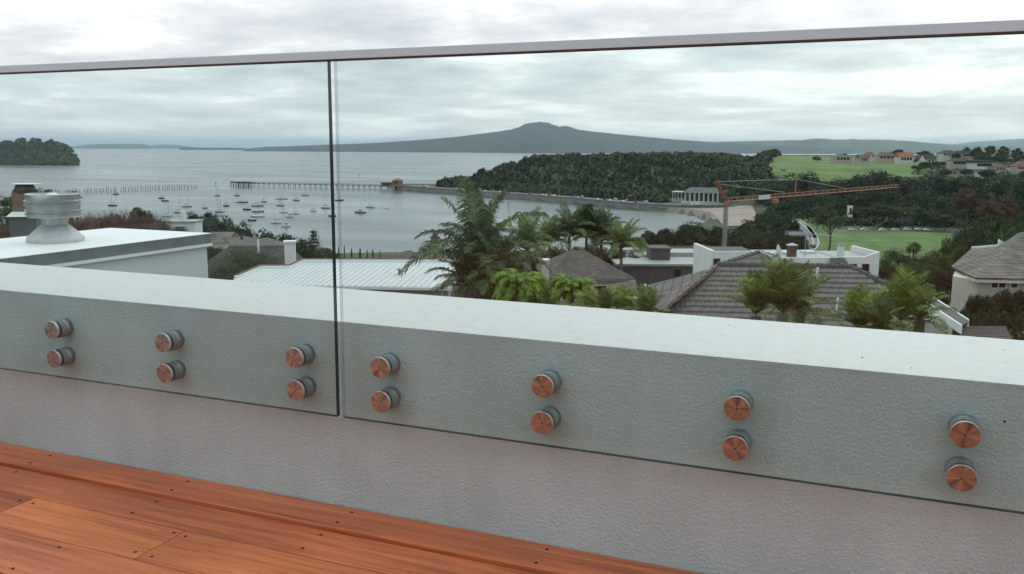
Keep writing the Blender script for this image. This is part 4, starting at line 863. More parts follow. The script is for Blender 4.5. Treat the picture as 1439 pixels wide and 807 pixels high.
# chimneys behind its ridge
def chimney(px, y0, y1, d, wpx, label, body, capm, pot=True, name='chimney', grp=None):
    p = pt(px, y1, d); w_ = wpx*d/FPX/2; zt = pt(px, y0, d)[2]; zb = tz(p[0], p[1]); t = thing(name, label, 'chimney', (p[0], p[1], zb), YAW+.2, grp); h = zt-zb; hp_ = (.16 if pot else .0)*(zt-p[2])
    obj('stack', MB().box(-w_, w_, -w_, w_, -1, h-hp_), body, t); obj('cap', MB().box(-w_*1.18, w_*1.18, -w_*1.18, w_*1.18, h-hp_, h-hp_+w_*.35), capm, t)
    if pot: obj('pot', MB().lathe([(w_*.75,h-hp_+w_*.35),(w_*.6,h),(w_*.4,h),(w_*.4,h-.05)], 16), capm, t)
    return t
chimney(611.5,328,368,47,11,'red brick chimney with grey pot behind the ribbed metal roof',M_brick,M_dkroof); chimney(592.5,348,368,48,7,'small white chimney beside the red brick chimney',M_white,M_dkroof)
chimney(408.5,341,374,47,15,'plain white rendered chimney slab above the mossy roof',M_white,M_white,False)
# brown chimney with hood, far left
cb_ = pt(40, 330, 17); zb = tz(cb_[0], cb_[1]); ch = thing('hooded_chimney', 'brown brick chimney with metal hood on a grey base behind the flue cowl', 'chimney', (cb_[0], cb_[1], zb), YAW+.15)
zz1 = pt(40,302,17)[2]-zb; zz2 = pt(40,270,17)[2]-zb; zz3 = pt(40,259,17)[2]-zb
obj('base', MB().box(-.24,.24,-.24,.24,-1,zz1-.02), mat('grey_base',(.15,.155,.165),.8,var=.1,var_scale=2), ch); obj('apron', MB().add([(-.28,-.28,zz1-.02),(.28,-.28,zz1-.02),(.28,.28,zz1-.02),(-.28,.28,zz1-.02),(-.19,-.19,zz1+.07),(.19,-.19,zz1+.07),(.19,.19,zz1+.07),(-.19,.19,zz1+.07)], [(3,2,1,0),(4,5,6,7),(0,1,5,4),(1,2,6,5),(2,3,7,6),(3,0,4,7)]), M_whitetrim, ch)
obj('stack', MB().box(-.18,.18,-.18,.18,zz1+.0705,zz2), M_brownbrick, ch)
obj('hood', MB().lathe([(.23,zz2),(.23,zz2+.035),(.20,zz2+.05),(.17,zz3-.02),(.12,zz3)], 8), mat('hood_metal',(.06,.062,.065),.5,metal=.4), ch); obj('hood_top', MB().box(-.2,.26,-.2,.2,zz3,zz3+.012), M_whitetrim, ch)

# brown hip roofed house
def hip(mb, W, D, z0, rise, rl, ov=.4, mi=0):   # hip roof centred, eave half sizes W, D, half ridge rl
    a = [(-W-ov,-D-ov,z0),(W+ov,-D-ov,z0),(W+ov,D+ov,z0),(-W-ov,D+ov,z0),(-rl,0,z0+rise),(rl,0,z0+rise)]
    return mb.add(a, [(0,1,5,4),(1,2,5),(2,3,4,5),(3,0,4),(3,2,1,0)], mi)
def window(root, u, v, z0, w_, h, axis='u', fm=None):
    q = MB(); p = MB()
    if axis == 'u':
        q.box(u-w_/2-.06,u-w_/2,v-.05,v+.05,z0-.06,z0+h+.06).box(u+w_/2,u+w_/2+.06,v-.05,v+.05,z0-.06,z0+h+.06).box(u-w_/2,u+w_/2,v-.05,v+.05,z0+h,z0+h+.06).box(u-w_/2,u+w_/2,v-.05,v+.05,z0-.06,z0); p.box(u-w_/2,u+w_/2,v-.02,v+.02,z0,z0+h)
    else:
        q.box(u-.05,u+.05,v-w_/2-.06,v-w_/2,z0-.06,z0+h+.06).box(u-.05,u+.05,v+w_/2,v+w_/2+.06,z0-.06,z0+h+.06).box(u-.05,u+.05,v-w_/2,v+w_/2,z0+h,z0+h+.06).box(u-.05,u+.05,v-w_/2,v+w_/2,z0-.06,z0); p.box(u-.02,u+.02,v-w_/2,v+w_/2,z0,z0+h)
    f = obj('window', q, fm or M_whitetrim, root); obj('pane', p, M_pane, f); return f
c = pt(811, 352, 80); zb = tz(c[0], c[1]); rot = YAW+rad(16)
hb = thing('brown_hip_house', 'cream house under a smooth brown hip roof behind the lime plants', 'house', (c[0], c[1], zb), rot); zr = c[2]-zb
obj('roof', hip(MB(), 3.8, 3.2, zr-2.2, 2.2, .7), M_shB, hb); obj('fascia', MB().box(-4.17,4.17,-3.57,3.57,zr-2.42,zr-2.203), M_flash, hb); obj('wall', MB().box(-3.8,3.8,-3.2,3.2,-1,zr-2.42), M_cream, hb)
window(hb, 1.0, -3.22, zr-3.9, 1.2, 1.1); window(hb, -1.8, -3.22, zr-3.9, 1.4, 1.1); window(hb, 3.82, -.5, zr-3.9, 1.2, 1.1, 'v')
lw = loc_faces(hb, [[(866,398,74),(893,393,75),(900,418,70),(868,420,70)]]); obj('porch_roof', MB().slab(lw[0], .1), M_shB, hb)
chimney(765,366,385,60,11,'pale square chimney standing left of the brown hip roof',M_cream,M_whitetrim,False)
# house with brown roof further off
c = pt(574, 352, 105); zb = tz(c[0], c[1]); h2 = thing('distant_hip_house', 'grey brown hip roof showing beyond the ribbed metal roof', 'house', (c[0], c[1], zb), YAW+rad(20)); zr = c[2]-zb
obj('roof', hip(MB(), 3.4, 3.0, zr-1.5, 1.5, .2), M_shB, h2); obj('wall', MB().box(-3.4,3.4,-3,3,-1,zr-1.5), M_pinkw, h2)
c = pt(548, 358, 96); zb = tz(c[0], c[1]); h2 = thing('distant_low_house', 'low dark roof beside the distant grey brown hip roof', 'house', (c[0], c[1], zb), YAW-.1); zr = c[2]-zb
obj('roof', hip(MB(), 2.6, 2.2, zr-.9, .9, 1.6), M_dusk, h2); obj('wall', MB().box(-2.6,2.6,-2.2,2.2,-1,zr-.9), M_greyclad, h2)

# mossy roof, lower left
P1 = pt(345, 400, 38); zb = tz(P1[0], P1[1]); ml = thing('mossy_roof_house', 'house with dark mossy roof grown over with creeper', 'house', (P1[0], P1[1], zb), YAW)
f = loc_faces(ml, [[(285,372,49.5),(322,345.5,52),(406,345,52),(432,368,49),(424,396,46),(270,404,46)], [(322,345.5,52),(319,335,62),(342,331.5,64),(362,335.5,62),(352,345.5,52)], [(352,345.5,52),(362,336,62),(376,333.8,63),(402,341,58),(406,345,52)]])
obj('roof', MB().slab(f[0], .12), M_moss, ml); obj('rear_roof', MB().slab(f[1], .12), M_dusk, ml); obj('rear_roof', MB().slab(f[2], .12), M_dusk, ml)
fp = [(q[0], q[1]) for q in f[0]]; zmin = min(q[2] for q in f[0]); cxx = sum(a for a, b_ in fp)/6; cyy = sum(b_ for a, b_ in fp)/6
obj('wall', MB().prism([(cxx+(a-cxx)*.93, cyy+(b_-cyy)*.93) for a, b_ in fp], -1, zmin-.15), M_pinkw, ml)
vp = local(ml, pt(363,345,51)); obj('vent_pipe', MB().tube([(vp[0],vp[1],vp[2]-.5),(vp[0],vp[1],vp[2]+.35)], .06, 8), M_whitetrim, ml); vp = local(ml, pt(340,338,60)); obj('vent_pipe', MB().tube([(vp[0],vp[1],vp[2]-.8),(vp[0],vp[1],vp[2]+.3)], .1, 8), M_dkroof, ml)
cr_ = np.random.default_rng(2); fa = [np.array(q) for q in f[0]]; Cc = []
for ctr, wt in (((.30,.45),90),((.55,.5),60),((.2,.75),80),((.7,.72),60),((.42,.8),90)):
    for _ in range(wt*26):
        a_ = ctr[0]+cr_.normal()*.10; b_ = min(.95, ctr[1]+cr_.normal()*.12)
        top = fa[1]+(fa[2]-fa[1])*a_; bot = fa[5]+(fa[4]-fa[5])*a_; Cc.append(top+(bot-top)*b_+np.array([0,0,.06+.3*cr_.random()]))
Cc = np.array(Cc); Vq, Fq = leaf_quads(Cc, np.array([0,-.3,.8])+cr_.normal(size=Cc.shape)*.6, .035, cr_); ck = obj('creeper', np_mesh('creeper', Vq, Fq), L_dark, ml); ck['kind'] = 'stuff'
# small flat house on the left
def block(name, label, cat, pxl, dl, pxr, dr, depth, grp=None, y=360):
    a, b_ = ab(pxl, dl, y), ab(pxr, dr, y); d = b_-a; W = np.linalg.norm(d); rz = math.atan2(d[1], d[0]); zb = min(tz(*a), tz(*b_))
    t = thing(name, label, cat, (a[0], a[1], zb), rz, grp); return t, W
def fz(root, px, py):                       # spot on the front wall plane of a block -> local u, z
    a = root.rotation_euler.z; n = np.array([-math.sin(a), math.cos(a), 0]); q = local(root, hit(px, py, np.array(root.location), n)); return q[0], q[2]
t, W = block('flat_roof_house', 'small pale green flat roofed house beyond the white roof chase', 'house', 205, 115, 273, 115, 3, y=313)
z1 = fz(t, 275, 311)[1]; obj('wall', MB().box(0,W,0,3,-1,z1-.15), M_palewall, t); obj('roof', MB().box(-.25,W+.15,-.25,3.2,z1-.15,z1), M_greyroof, t); obj('stack', MB().box(W*.6,W*.67,2,3,z1+.003,z1+1.1), M_palewall, t); window(t, W*.3, -.02, z1-1.7, 1.5, 1.0); window(t, W*.7, -.02, z1-1.7, 1.2, 1.0)
t, W = block('clad_house', 'pale weatherboard cottage among shrubs at the corner of the roof chase', 'house', 288, 92, 318, 92, 5)
z1 = fz(t, 300, 341)[1]; obj('wall', MB().box(0,W,0,5,-1,z1), M_cream, t); obj('roof', MB().add([(-.2,-.2,z1),(W+.2,-.2,z1),(W+.2,5.2,z1),(-.2,5.2,z1),(-.2,2.5,z1+.9),(W+.2,2.5,z1+.9)], [(0,1,5,4),(2,3,4,5),(0,4,3),(1,2,5),(3,2,1,0)]), M_shR, t); window(t, W*.5, -.02, z1-1.5, 1.0, .9)

# grey clad building
t, W = block('grey_clad_building', 'dark grey clad flat roofed building with roof box and white dome', 'building', 868, 102, 1002, 102, 12)
z1 = fz(t, 930, 371)[1]
obj('wall', MB().box(0,W,0,11.7,-1,z1-.24), M_greyclad, t); obj('roof', MB().box(-.2,W+.2,-.2,12,z1-.24,z1), M_greyroof, t)
u0, u1 = fz(t, 918, 360)[0], fz(t, 946, 360)[0]
obj('roof_box', MB().box(u0+.3,u1+.3,3.6,7.2,z1+.003,z1+1.3), M_greyclad, t); obj('box_lid', MB().box(u0+.16,u1+.44,3.46,7.34,z1+1.303,z1+1.43), M_dkroof, t)
ud = fz(t, 905, 360)[0]; obj('dome', MB().lathe([(1.03,0),(1.0,.19),(.76,.36),(.34,.45),(.03,.47)], 24, c=(ud+.4,7.2,z1+.003)), M_white, t, smooth=True)
obj('parapet', MB().box(u1+.6,W,7.2,11.8,z1+.003,z1+.48), M_greyroof, t); obj('rear_parapet', MB().box(0,u0,9.2,11.8,z1+.003,z1+.62), M_greyroof, t)
uw = fz(t, 952, 385); window(t, uw[0], -.02, uw[1]-.6, .7, 1.1, fm=M_dkroof)
# white flat roofed building
t, W = block('white_building', 'white flat roofed building with raised end parapets behind the tiled roof', 'building', 1000, 62, 1236, 62.5, 6)
zm = fz(t, 1140, 362)[1]; zl = fz(t, 1010, 352.5)[1]; uL = fz(t, 1072, 360)[0]; uR = fz(t, 1178, 362)[0]; zr = fz(t, 1236, 354)[1]
obj('wall', MB().box(0,W,0,5.2,-1,zm-.2), M_white, t)
obj('left_parapet', MB().box(0,.22,0,5.2,zm-.2,zl).box(.22,uL,0,.2,zm-.2,zl-.05), M_white, t); obj('left_roof', MB().box(.22,uL,.2,5.2,zm-.2,zl-.28), M_dkroof, t)
obj('front_parapet', MB().box(uL,uR,0,.2,zm-.2,zm), M_white, t); obj('roof', MB().box(uL,uR,.2,5.4,zm-.2,zm-.06), M_greyroof, t)
obj('end_parapet', MB().box(uR,W-1.1,.0,.2,zm-.2,zm+.03).add([(W-1.1,0,zm-.2),(W,0,zm-.2),(W,.2,zm-.2),(W-1.1,.2,zm-.2),(W-1.1,0,zm+.03),(W,0,zr),(W,.2,zr),(W-1.1,.2,zm+.03)], [(0,3,2,1),(4,5,6,7),(0,1,5,4),(1,2,6,5),(2,3,7,6),(3,0,4,7)]).box(W-.2,W,.2,4.4,zm-.2,zr-.02), M_white, t); obj('end_roof', MB().box(uR,W-.2,.2,4.4,zm-.2,zm-.03), M_greyroof, t)
for k_ in range(3): obj('skylight', MB().box(uL+.6+k_*1.7,uL+1.5+k_*1.7,1.8+.5*k_,2.8+.5*k_,zm-.058,zm+.1), M_palewall, t)
for px, py, w_, h_ in ((1007,369,.34,.45),(1216,377,.4,.5),(1199,375,.35,.3)):
    q = fz(t, px, py); window(t, q[0], -.02, q[1]-h_/2, w_, h_, fm=M_dkroof)
q = fz(t, 1178,367); obj('roof_hatch', MB().slab([(q[0]-.7,-.5,q[1]-.1),(q[0]+.5,-.5,q[1]-.1),(q[0]+.4,-.05,q[1]+.25),(q[0]-.6,-.05,q[1]+.25)], .06), M_dkroof, t)
chimney(1112,342,362,63,10,'brick chimney with pale pot on the white flat roofed building',mat('dark_brick',(.12,.075,.06),.9,var=.3,var_scale=8),M_palewall); chimney(1181,342,360,63.5,7,'grey pipe chimney on the end of the white building',M_palewall,M_greyroof)
# aerial and dish
p = pt(1131, 358, 63.5); an = thing('tv_aerial', 'wide pale television aerial on a mast above the white building', 'aerial', p, YAW); zt = pt(1131,331,63.5)[2]-p[2]
obj('mast', MB().tube([(0,0,-.3),(0,0,zt+.1)], .025, 6), M_galv, an); bm = MB(); bm.tube([(-1.3,0,zt+.12),(3.0,.2,zt-.06)], .02, 5)
for k_ in range(12): x_ = -1.2+k_*.32; bm.tube([(x_,-.35,zt+.1-x_*.04),(x_,.35,zt+.1-x_*.04)], .012, 4)
obj('boom', bm, M_galv, an); rf_ = MB()
for k_ in range(5): rf_.tube([(-1.35,-.5,zt+.02+k_*.06),(.3,-.5,zt+.0+k_*.06)], .012, 4); rf_.tube([(-1.35,.5,zt+.02+k_*.06),(.3,.5,zt+.0+k_*.06)], .012, 4)
obj('reflector', rf_, M_galv, an); obj('lower_boom', MB().tube([(.3,0,zt-.55),(1.2,0,zt-.56)], .015, 4), M_galv, an)

# big tiled house ----------------------------------------------------
rotC = YAW-rad(5); pC = rad(20); e1 = np.array([math.cos(rotC), math.sin(rotC), 0]); e2 = np.array([-math.sin(rotC)*math.cos(pC), math.cos(rotC)*math.cos(pC), math.sin(pC)]); nC = np.cross(e1, e2)
T0 = pt(1100, 374, 28.0)                     # on the ridge
O = T0-e2*5.6; zb = tz(O[0], O[1])
th = thing('tiled_roof_house', 'house with large grey concrete tiled hip roof just beyond the parapet', 'house', (O[0], O[1], zb), rotC); zO = O[2]-zb
pC_px = [(905,470),(925,440),(968,398),(1008,373),(1195,376),(1270,412),(1345,450),(1380,490),(1000,500)]
lp = [local(th, hit(x, y, O, nC)) for x, y in pC_px]; lu = np.array([[q[0], q[1]/math.cos(pC)] for q in lp])
und = obj('roof', MB().slab([(q[0], q[1], q[2]-.03) for q in lp], .08), M_dusk, th)
TWd, TG = .30, .32
tb = MB(); xs_ = [-.149,-.09,-.03,.03,.09,.149]; zs_ = [.0,.022,.006,.006,.022,.0]
vv = []
for yv, dz_ in ((-.0,.055),(.375,.0)): vv += [(x_, yv, z_+dz_) for x_, z_ in zip(xs_, zs_)]
vv += [(x_, 0, z_+.010) for x_, z_ in zip(xs_, zs_)]
tb.add(vv, [(i, i+1, i+7, i+6) for i in range(5)], 0); tb.add([], []); tb.f += [(12+i, 13+i, i+1, i) for i in range(5)]; tb.m += [1]*5
tile_me = tb.mesh('roof_tile'); tile_me.materials.append(M_tile); tile_me.materials.append(M_lichen)
tiles = []
for j in range(int(lu[:, 1].min()//TG), int(lu[:, 1].max()//TG)+1):
    v = j*TG
    for i in range(int(lu[:, 0].min()//TWd)-1, int(lu[:, 0].max()//TWd)+2):
        u = i*TWd+(j % 2)*.15; tiles.append((u, v))
tiles = np.array(tiles); ins = sdist(tiles+np.array([0, TG*.5]), lu) > .04; tiles = tiles[ins]
def tile_world(u, v): return O+e1*u+e2*v
vis = []
for k_, (u, v) in enumerate(tiles):
    w_ = tile_world(u, v); v_ = w_-CAMP; d_ = v_ @ _f; x_ = 719.5+FPX*(v_ @ CR)/d_; y_ = 403.5-FPX*(v_ @ CU)/d_
    ylim = 367+.0792*x_; vis.append((0 if y_ < ylim+4 else 1000)+d_)
order = np.argsort(vis)
for k_ in order[:300]:
    u, v = tiles[k_]; o = obj('roof_tile', tile_me, None, und, (u, v*math.cos(pC), zO+v*math.sin(pC)+random.uniform(-.004,.004))); o.rotation_euler = (pC+random.uniform(-.012,.012), 0, random.uniform(-.008,.008))
tv = np.array([q[:] for q in tb.v]); rest = MB(); cpc, spc = math.cos(pC), math.sin(pC)
for k_ in order[300:]:
    u, v = tiles[k_]; q = [(a+u, (b_*cpc-c_*spc)+v*cpc, (b_*spc+c_*cpc)+zO+v*spc) for a, b_, c_ in tv]
    rest.v += q; o_ = len(rest.v)-len(q); rest.f += [tuple(i+o_ for i in f) for f in tb.f]; rest.m += tb.m
ro = obj('roof_tiles_rest', rest, [M_tile, M_lichen], und); ro['kind'] = 'stuff'; ro.name = 'roof_tile_field'
# hips with cap tiles
def caps_line(a, b_, mt, parent, r_=.11, step=.34):
    a = np.array(a); b_ = np.array(b_); n = int(np.linalg.norm(b_-a)/step)
    for k2 in range(n):
        p0 = a+(b_-a)*k2/n; p1 = a+(b_-a)*(k2+1.12)/n; obj('ridge_tile', MB().tube([p0+(0,0,.02), p1+(0,0,-.0)], [r_*1.05, r_*.9], 8), mt, parent)
caps_line(lp[3], lp[4], M_dkroof, und); caps_line(lp[6], lp[4], M_dkroof, und); caps_line(lp[1], lp[3], M_terra, und, .06)
lf = loc_faces(th, [[(1008,373,27.9),(999,377.5,30),(909,401,32),(915,431,26.5),(930,436,24.6)], [(1018,371,28.6),(1068,354.5,31),(1104,374.5,28.2)], [(1068,354.5,31),(1104,374.5,28.2),(1130,374,34),(1080,354,36)], [(1018,371,28.6),(1068,354.5,31),(1080,354,36),(1000,374,35)]])
obj('hip_end', MB().slab(lf[0], .08), M_shG, th)
for q in lf[1:]: obj('upper_roof', MB().slab(q, .08), M_dusk, th)
caps_line(lf[1][0], lf[1][1], M_dkroof, th, .08); caps_line(lf[1][2], lf[1][1], M_greyroof, th, .08)
bb = MB(); bar(bb, np.array(lf[0][2])-(.06,0,0), np.array(lf[0][3])-(.06,0,0), .05, -.16, .05); obj('barge_board', bb, M_whitetrim, th)
obj('wall', MB().prism([(lu[0][0]+1.6, .9), (lu[6][0]-1.6, .9), (lu[4][0]+.3, 5.0), (lu[3][0]+.3, 5.0), (lu[1][0]+1.2, 3.0)], -1, zO+.05), M_white, th)
for px, py in ((1147,380),(1175,424)):
    a = hit(px, py+12, O, nC); q = local(th, a); obj('vent_pipe', MB().tube([(q[0],q[1],q[2]-.1),(q[0]+.03,q[1],q[2]+.36)], .035, 8), M_white, th)
dq = local(th, pt(1092,357,31)); ds = obj('dish', MB().lathe([(.02,0),(.14,.02),(.25,.07),(.31,.12),(.305,.125),(.24,.08),(.02,.015)], 24, c=(0,0,0)), M_palewall, th, dq, smooth=True); ds.rotation_euler = (rad(70), 0, rad(70)); obj('dish_arm', MB().tube([(0,0,.02),(0,-.05,.3)], .012, 5), M_flash, ds)
obj('dish_mount', MB().tube([(dq[0],dq[1]+.05,dq[2]-.7),(dq[0],dq[1]+.05,dq[2])], .025, 6), M_flash, th)
M_greywash = mat('greywash_wall', (.40,.385,.37), .85, var=.1, var_scale=2)
# white gabled lean-to at its right end
g = loc_faces(th, [[(1300,425,24),(1312,420,26),(1362,452,24.5),(1350,458,22.5)], [(1352,459,23.5),(1413,459,24.5),(1424,478,21.5),(1350,478,20.8)]])
obj('lean_to_roof', MB().slab(g[0], .07), M_dkroof, th); bb = MB(); bar(bb, np.array(g[0][0])-(0,.05,0), np.array(g[0][3])-(0,.05,0), .05, -.2, .03); obj('barge_board', bb, M_whitetrim, th); bb = MB(); bar(bb, np.array(g[0][1])+(0,.05,0), np.array(g[0][2])+(0,.05,0), .05, -.2, .05); obj('barge_board', bb, M_whitetrim, th)
gw = [np.array(q) for q in g[0]]; mb = MB(); a0, a1 = gw[0], gw[3]; mb.add([a0+(.05,.1,-.12), a1+(-.15,.1,-.12), (a1[0]-.15, a1[1]+.1, 0), (a0[0]-1.2, a0[1]+.1, 0), (a0[0]-1.2, a0[1]+.1, a0[2]-.2), a0+(.05,.3,-.12), a1+(-.15,.3,-.12), (a1[0]-.15, a1[1]+.3, 0), (a0[0]-1.2, a0[1]+.3, 0), (a0[0]-1.2,a0[1]+.3,a0[2]-.2)], [(4,3,2,1,0),(5,6,7,8,9),(0,1,6,5),(1,2,7,6),(3,4,9,8),(4,0,5,9)]); obj('gable_wall', mb, M_greywash, th)
# little tiled outbuilding
q0 = pt(1385, 478, 21.2); sm_ = thing('tiled_outbuilding', 'small low outbuilding with grey tiled roof below the hedge', 'outbuilding', (q0[0], q0[1], tz(q0[0], q0[1])), rotC)
g = loc_faces(sm_, [[(1352,459,24.6),(1413,459,25.6),(1424,482,21.8),(1348,482,21.0)]])[0]
rf2 = obj('roof', MB().slab(g, .06), M_dusk, sm_); obj('wall', MB().prism([(q[0]*.95, q[1]) for q in g], -.5, min(q[2] for q in g)-.08), M_cream, sm_)
ga = [np.array(q) for q in g]
for r_ in range(10):
    t0, t1 = r_/10, (r_+1)/10; L0 = ga[3]+(ga[0]-ga[3])*t0; R0 = ga[2]+(ga[1]-ga[2])*t0; L1 = ga[3]+(ga[0]-ga[3])*t1; R1 = ga[2]+(ga[1]-ga[2])*t1
    for c_ in range(4):
        s0, s1 = c_/4, (c_+1)/4-.003
        obj('roof_tile', MB().slab([L0+(R0-L0)*s0+(0,0,.035), L0+(R0-L0)*s1+(0,0,.035), L1+(R1-L1)*s1+(0,0,.005), L1+(R1-L1)*s0+(0,0,.005)], .02), M_tile, rf2)

# right house with weathered roof -------------------------------------
q0 = pt(1400, 391, 58); rh = thing('weathered_roof_house', 'cream house with large weathered brown shingle roof', 'house', (q0[0], q0[1], tz(q0[0], q0[1])), YAW+.03)
f = loc_faces(rh, [[(1371,390,57),(1500,393,57),(1500,300,66),(1439,325.5,65.5),(1418,350,63)], [(1337,374,63),(1356,384,59.5),(1371,390,57),(1418,350,63),(1403,346.5,66),(1365,349.5,67)], [(1403,346.5,66),(1418,350,63),(1439,325.5,65.5),(1430,328,68)]])
for q in f: obj('roof', MB().slab(q, .15), M_shR, rh)
obj('ridge_flashing', (lambda b_: (bar(b_, f[1][4], f[1][5], .2, 0, .14), b_)[-1])(MB()), M_whitetrim, rh); obj('fascia', (lambda b_: (bar(b_, np.array(f[0][0]), np.array(f[0][1]), .12, -.32, -.155), bar(b_, np.array(f[1][1]), np.array(f[0][0]), .12, -.32, -.155), b_)[-1])(MB()), M_cream, rh)
zt = f[0][0][2]-.3; x0 = f[0][0][0]+.5; y0 = f[0][0][1]+.5; obj('wall', MB().prism([(x0,y0),(f[0][1][0],y0),(f[0][1][0],y0+8),(f[1][5][0]+.3,y0+8),(f[1][0][0]+.5,f[1][0][1]+.3),(x0-.55,y0+2.2)], -1, zt), M_cream, rh)
gbl = local(rh, pt(1408,340,66.3)); obj('gablet', MB().add([(gbl[0]-.2,gbl[1],gbl[2]-.35),(gbl[0]+.7,gbl[1],gbl[2]-.35),(gbl[0]-.2,gbl[1],gbl[2]+.2),(gbl[0]-.2,gbl[1]+.2,gbl[2]-.35),(gbl[0]+.7,gbl[1]+.2,gbl[2]-.35),(gbl[0]-.2,gbl[1]+.2,gbl[2]+.2)], [(0,1,2),(5,4,3),(0,2,5,3),(1,4,5,2),(0,3,4,1)]), M_whitetrim, rh)
for px in (1398,1409,1426,1445):
    q = local(rh, pt(px, 398.5, 57.5)); window(rh, q[0], y0-.02, q[2]-.28, .42, .62)

# ---------------------------------------------------------------- crane
cB = pt(1018.5, 350, 82); zb = tz(cB[0], cB[1]); M_or = mat('crane_orange', (.37,.15,.09), .6, var=.15, var_scale=2); M_mast = mat('crane_mast', (.30,.30,.29), .6, var=.1, var_scale=1)
cT = pt(1020.5, 283.5, 82); jE = pt(1262, 266.5, 112); jE[2] = cT[2]+.3; jr = math.atan2(jE[1]-cT[1], jE[0]-cT[0]); JL = np.linalg.norm(jE[:2]-cT[:2])
cr = thing('tower_crane', 'orange lattice jib crane on a grey mast behind the white building', 'crane', (cT[0], cT[1], zb), jr); hT = cT[2]-zb
def lattice(mb, a, b_, w_, n, r_, sides=4):
    a = np.array(a, float); b_ = np.array(b_, float); t = (b_-a)/np.linalg.norm(b_-a); s = np.cross(t, (0,0,1)) if abs(t[2]) < .9 else np.array([1.,0,0]); s /= np.linalg.norm(s); u = np.cross(s, t)
    cs = [s*w_/2+u*w_/2, -s*w_/2+u*w_/2, -s*w_/2-u*w_/2, s*w_/2-u*w_/2] if sides == 4 else [u*w_*.6, -s*w_/2-u*w_*.3, s*w_/2-u*w_*.3]
    for c_ in cs: mb.tube([a+c_, b_+c_], r_, 4)
    for k_ in range(n):
        p0 = a+(b_-a)*k_/n; p1 = a+(b_-a)*(k_+1)/n
        for i in range(len(cs)):
            c0, c1 = cs[i], cs[(i+1) % len(cs)]
            if k_ % 2: c0, c1 = c1, c0
            mb.tube([p0+c0, p1+c1], r_*.6, 3)
obj('mast', (lambda q: (lattice(q, (0,0,-.5), (0,0,hT-.3), .27, 30, .04), q)[-1])(MB()), M_mast, cr); obj('mast_core', MB().box(-.08,.08,-.08,.08,-.5,hT-.3), M_mast, cr)
obj('slew_ring', MB().lathe([(.28,hT-.3),(.28,hT-.08)], 16), M_or, cr)
jb = obj('jib', (lambda q: (lattice(q, (-.1,0,hT+.1), (JL,0,hT+.3), .36, 56, .032, 3), q)[-1])(MB()), M_or, cr)
pk = local(cr, pt(1007.5, 255.5, 81)); kp0 = local(cr, pt(1115, 275, 92)); kx = kp0[0]; kz = hT+1.75
af = MB(); lattice(af, (0,0,hT), pk, .34, 8, .05, 3); af.tube([(0,.25,hT),(pk[0],pk[1]+.1,pk[2])], .06, 5); obj('a_frame', af, M_or, cr)
obj('king_post', MB().tube([(kx,0,hT+.3),(kx,0,kz)], .08, 6), M_or, cr)
for a, b_ in ((pk, (kx,0,kz)), ((kx,0,kz), (JL*.62,0,hT+.5)), ((pk[0]+.2,pk[1],pk[2]-.2), (JL*.27,0,hT+.5))):
    obj('tie_bar', MB().tube([a, b_], .032, 5), M_mast, cr)
obj('sign_panel', MB().box(JL*.13,JL*.185,-.36,-.32,hT-.02,hT+.38), M_palewall, cr); obj('trolley', MB().box(JL*.22,JL*.235,-.25,.25,hT-.5,hT-.12), M_or, cr)

# ---------------------------------------------------------------- shore buildings
M_off_ = mat('pavilion_column', (.48,.48,.46), .85)
t, W = block('shore_pavilion', 'low shore pavilion with white columns and grey roof beside the sea wall', 'pavilion', 944, 722, 1012, 705, 10, y=275)
zb_ = t.location.z; z0 = fz(t, 980, 281.5)[1]; z1 = fz(t, 980, 271.5)[1]; z2 = fz(t, 980, 264)[1]; uc = fz(t, 960, 275)[0]
obj('wall', MB().box(uc,W*.97,2.5,10,-1,z1), mat('pavilion_wall',(.10,.10,.10),.9), t); obj('roof', MB().add([(uc-.8,-.5,z1),(W,-.5,z1),(W,11,z1),(uc-.8,11,z1),(uc+4,4,z2),(W-4,4,z2),(W-4,7,z2),(uc+4,7,z2)], [(3,2,1,0),(4,5,6,7),(0,1,5,4),(1,2,6,5),(2,3,7,6),(3,0,4,7)]), mat('pavilion_roof',(.16,.18,.17),.8), t)
for k_ in range(8): u_ = uc+(W-uc)*(k_+.5)/8; obj('column', MB().box(u_-.6,u_+.6,-.2,1.2,z0-1,z1-.01), M_off_, t)
obj('plinth', MB().box(uc-1,W+.5,-1.2,2.4,z0-3,z0-1.01), M_white, t)
obj('side_roof', MB().box(0,uc-1,-.5,9,z1+.2,z1+.9), M_white, t)
for u_ in (.4, 2.5, 5.0, uc-1.6): obj('post', MB().box(u_,u_+.35,0,.35,-1,z1+.19), M_white, t)
p = gz(1193.5, 309.5, 3.2); tw = thing('white_tower', 'slim white memorial tower with dark opening among the park trees', 'tower', p, YAW); s_ = np.linalg.norm(p[:2])/FPX
obj('shaft', MB().box(-2.6*s_,2.6*s_,-2.6*s_,2.6*s_,-.5,17.5*s_), M_white, tw); obj('opening', MB().box(-1.3*s_,1.3*s_,-2.75*s_,-2.59*s_,10*s_,16*s_), M_pane, tw); obj('cornice', MB().box(-3.1*s_,3.1*s_,-3.1*s_,3.1*s_,17.5*s_,18.7*s_), M_white, tw); obj('steps', MB().box(-2*s_,6*s_,-4*s_,-2.76*s_,-.5,3*s_), M_white, tw)
t, W = block('park_shed', 'grey gable roofed shed among trees across the lawn', 'shed', 1270, 505, 1284, 505, 6, y=303)
z1 = fz(t, 1276, 302)[1]; obj('wall', MB().box(0,W,0,6,-1,z1), M_greyclad, t); obj('roof', MB().add([(-.4,-.4,z1),(W+.4,-.4,z1),(W+.4,6.4,z1),(-.4,6.4,z1),(0,3,z1+1.9),(W,3,z1+1.9)], [(0,1,5,4),(2,3,4,5),(0,4,3),(1,2,5),(3,2,1,0)]), M_greyroof, t)

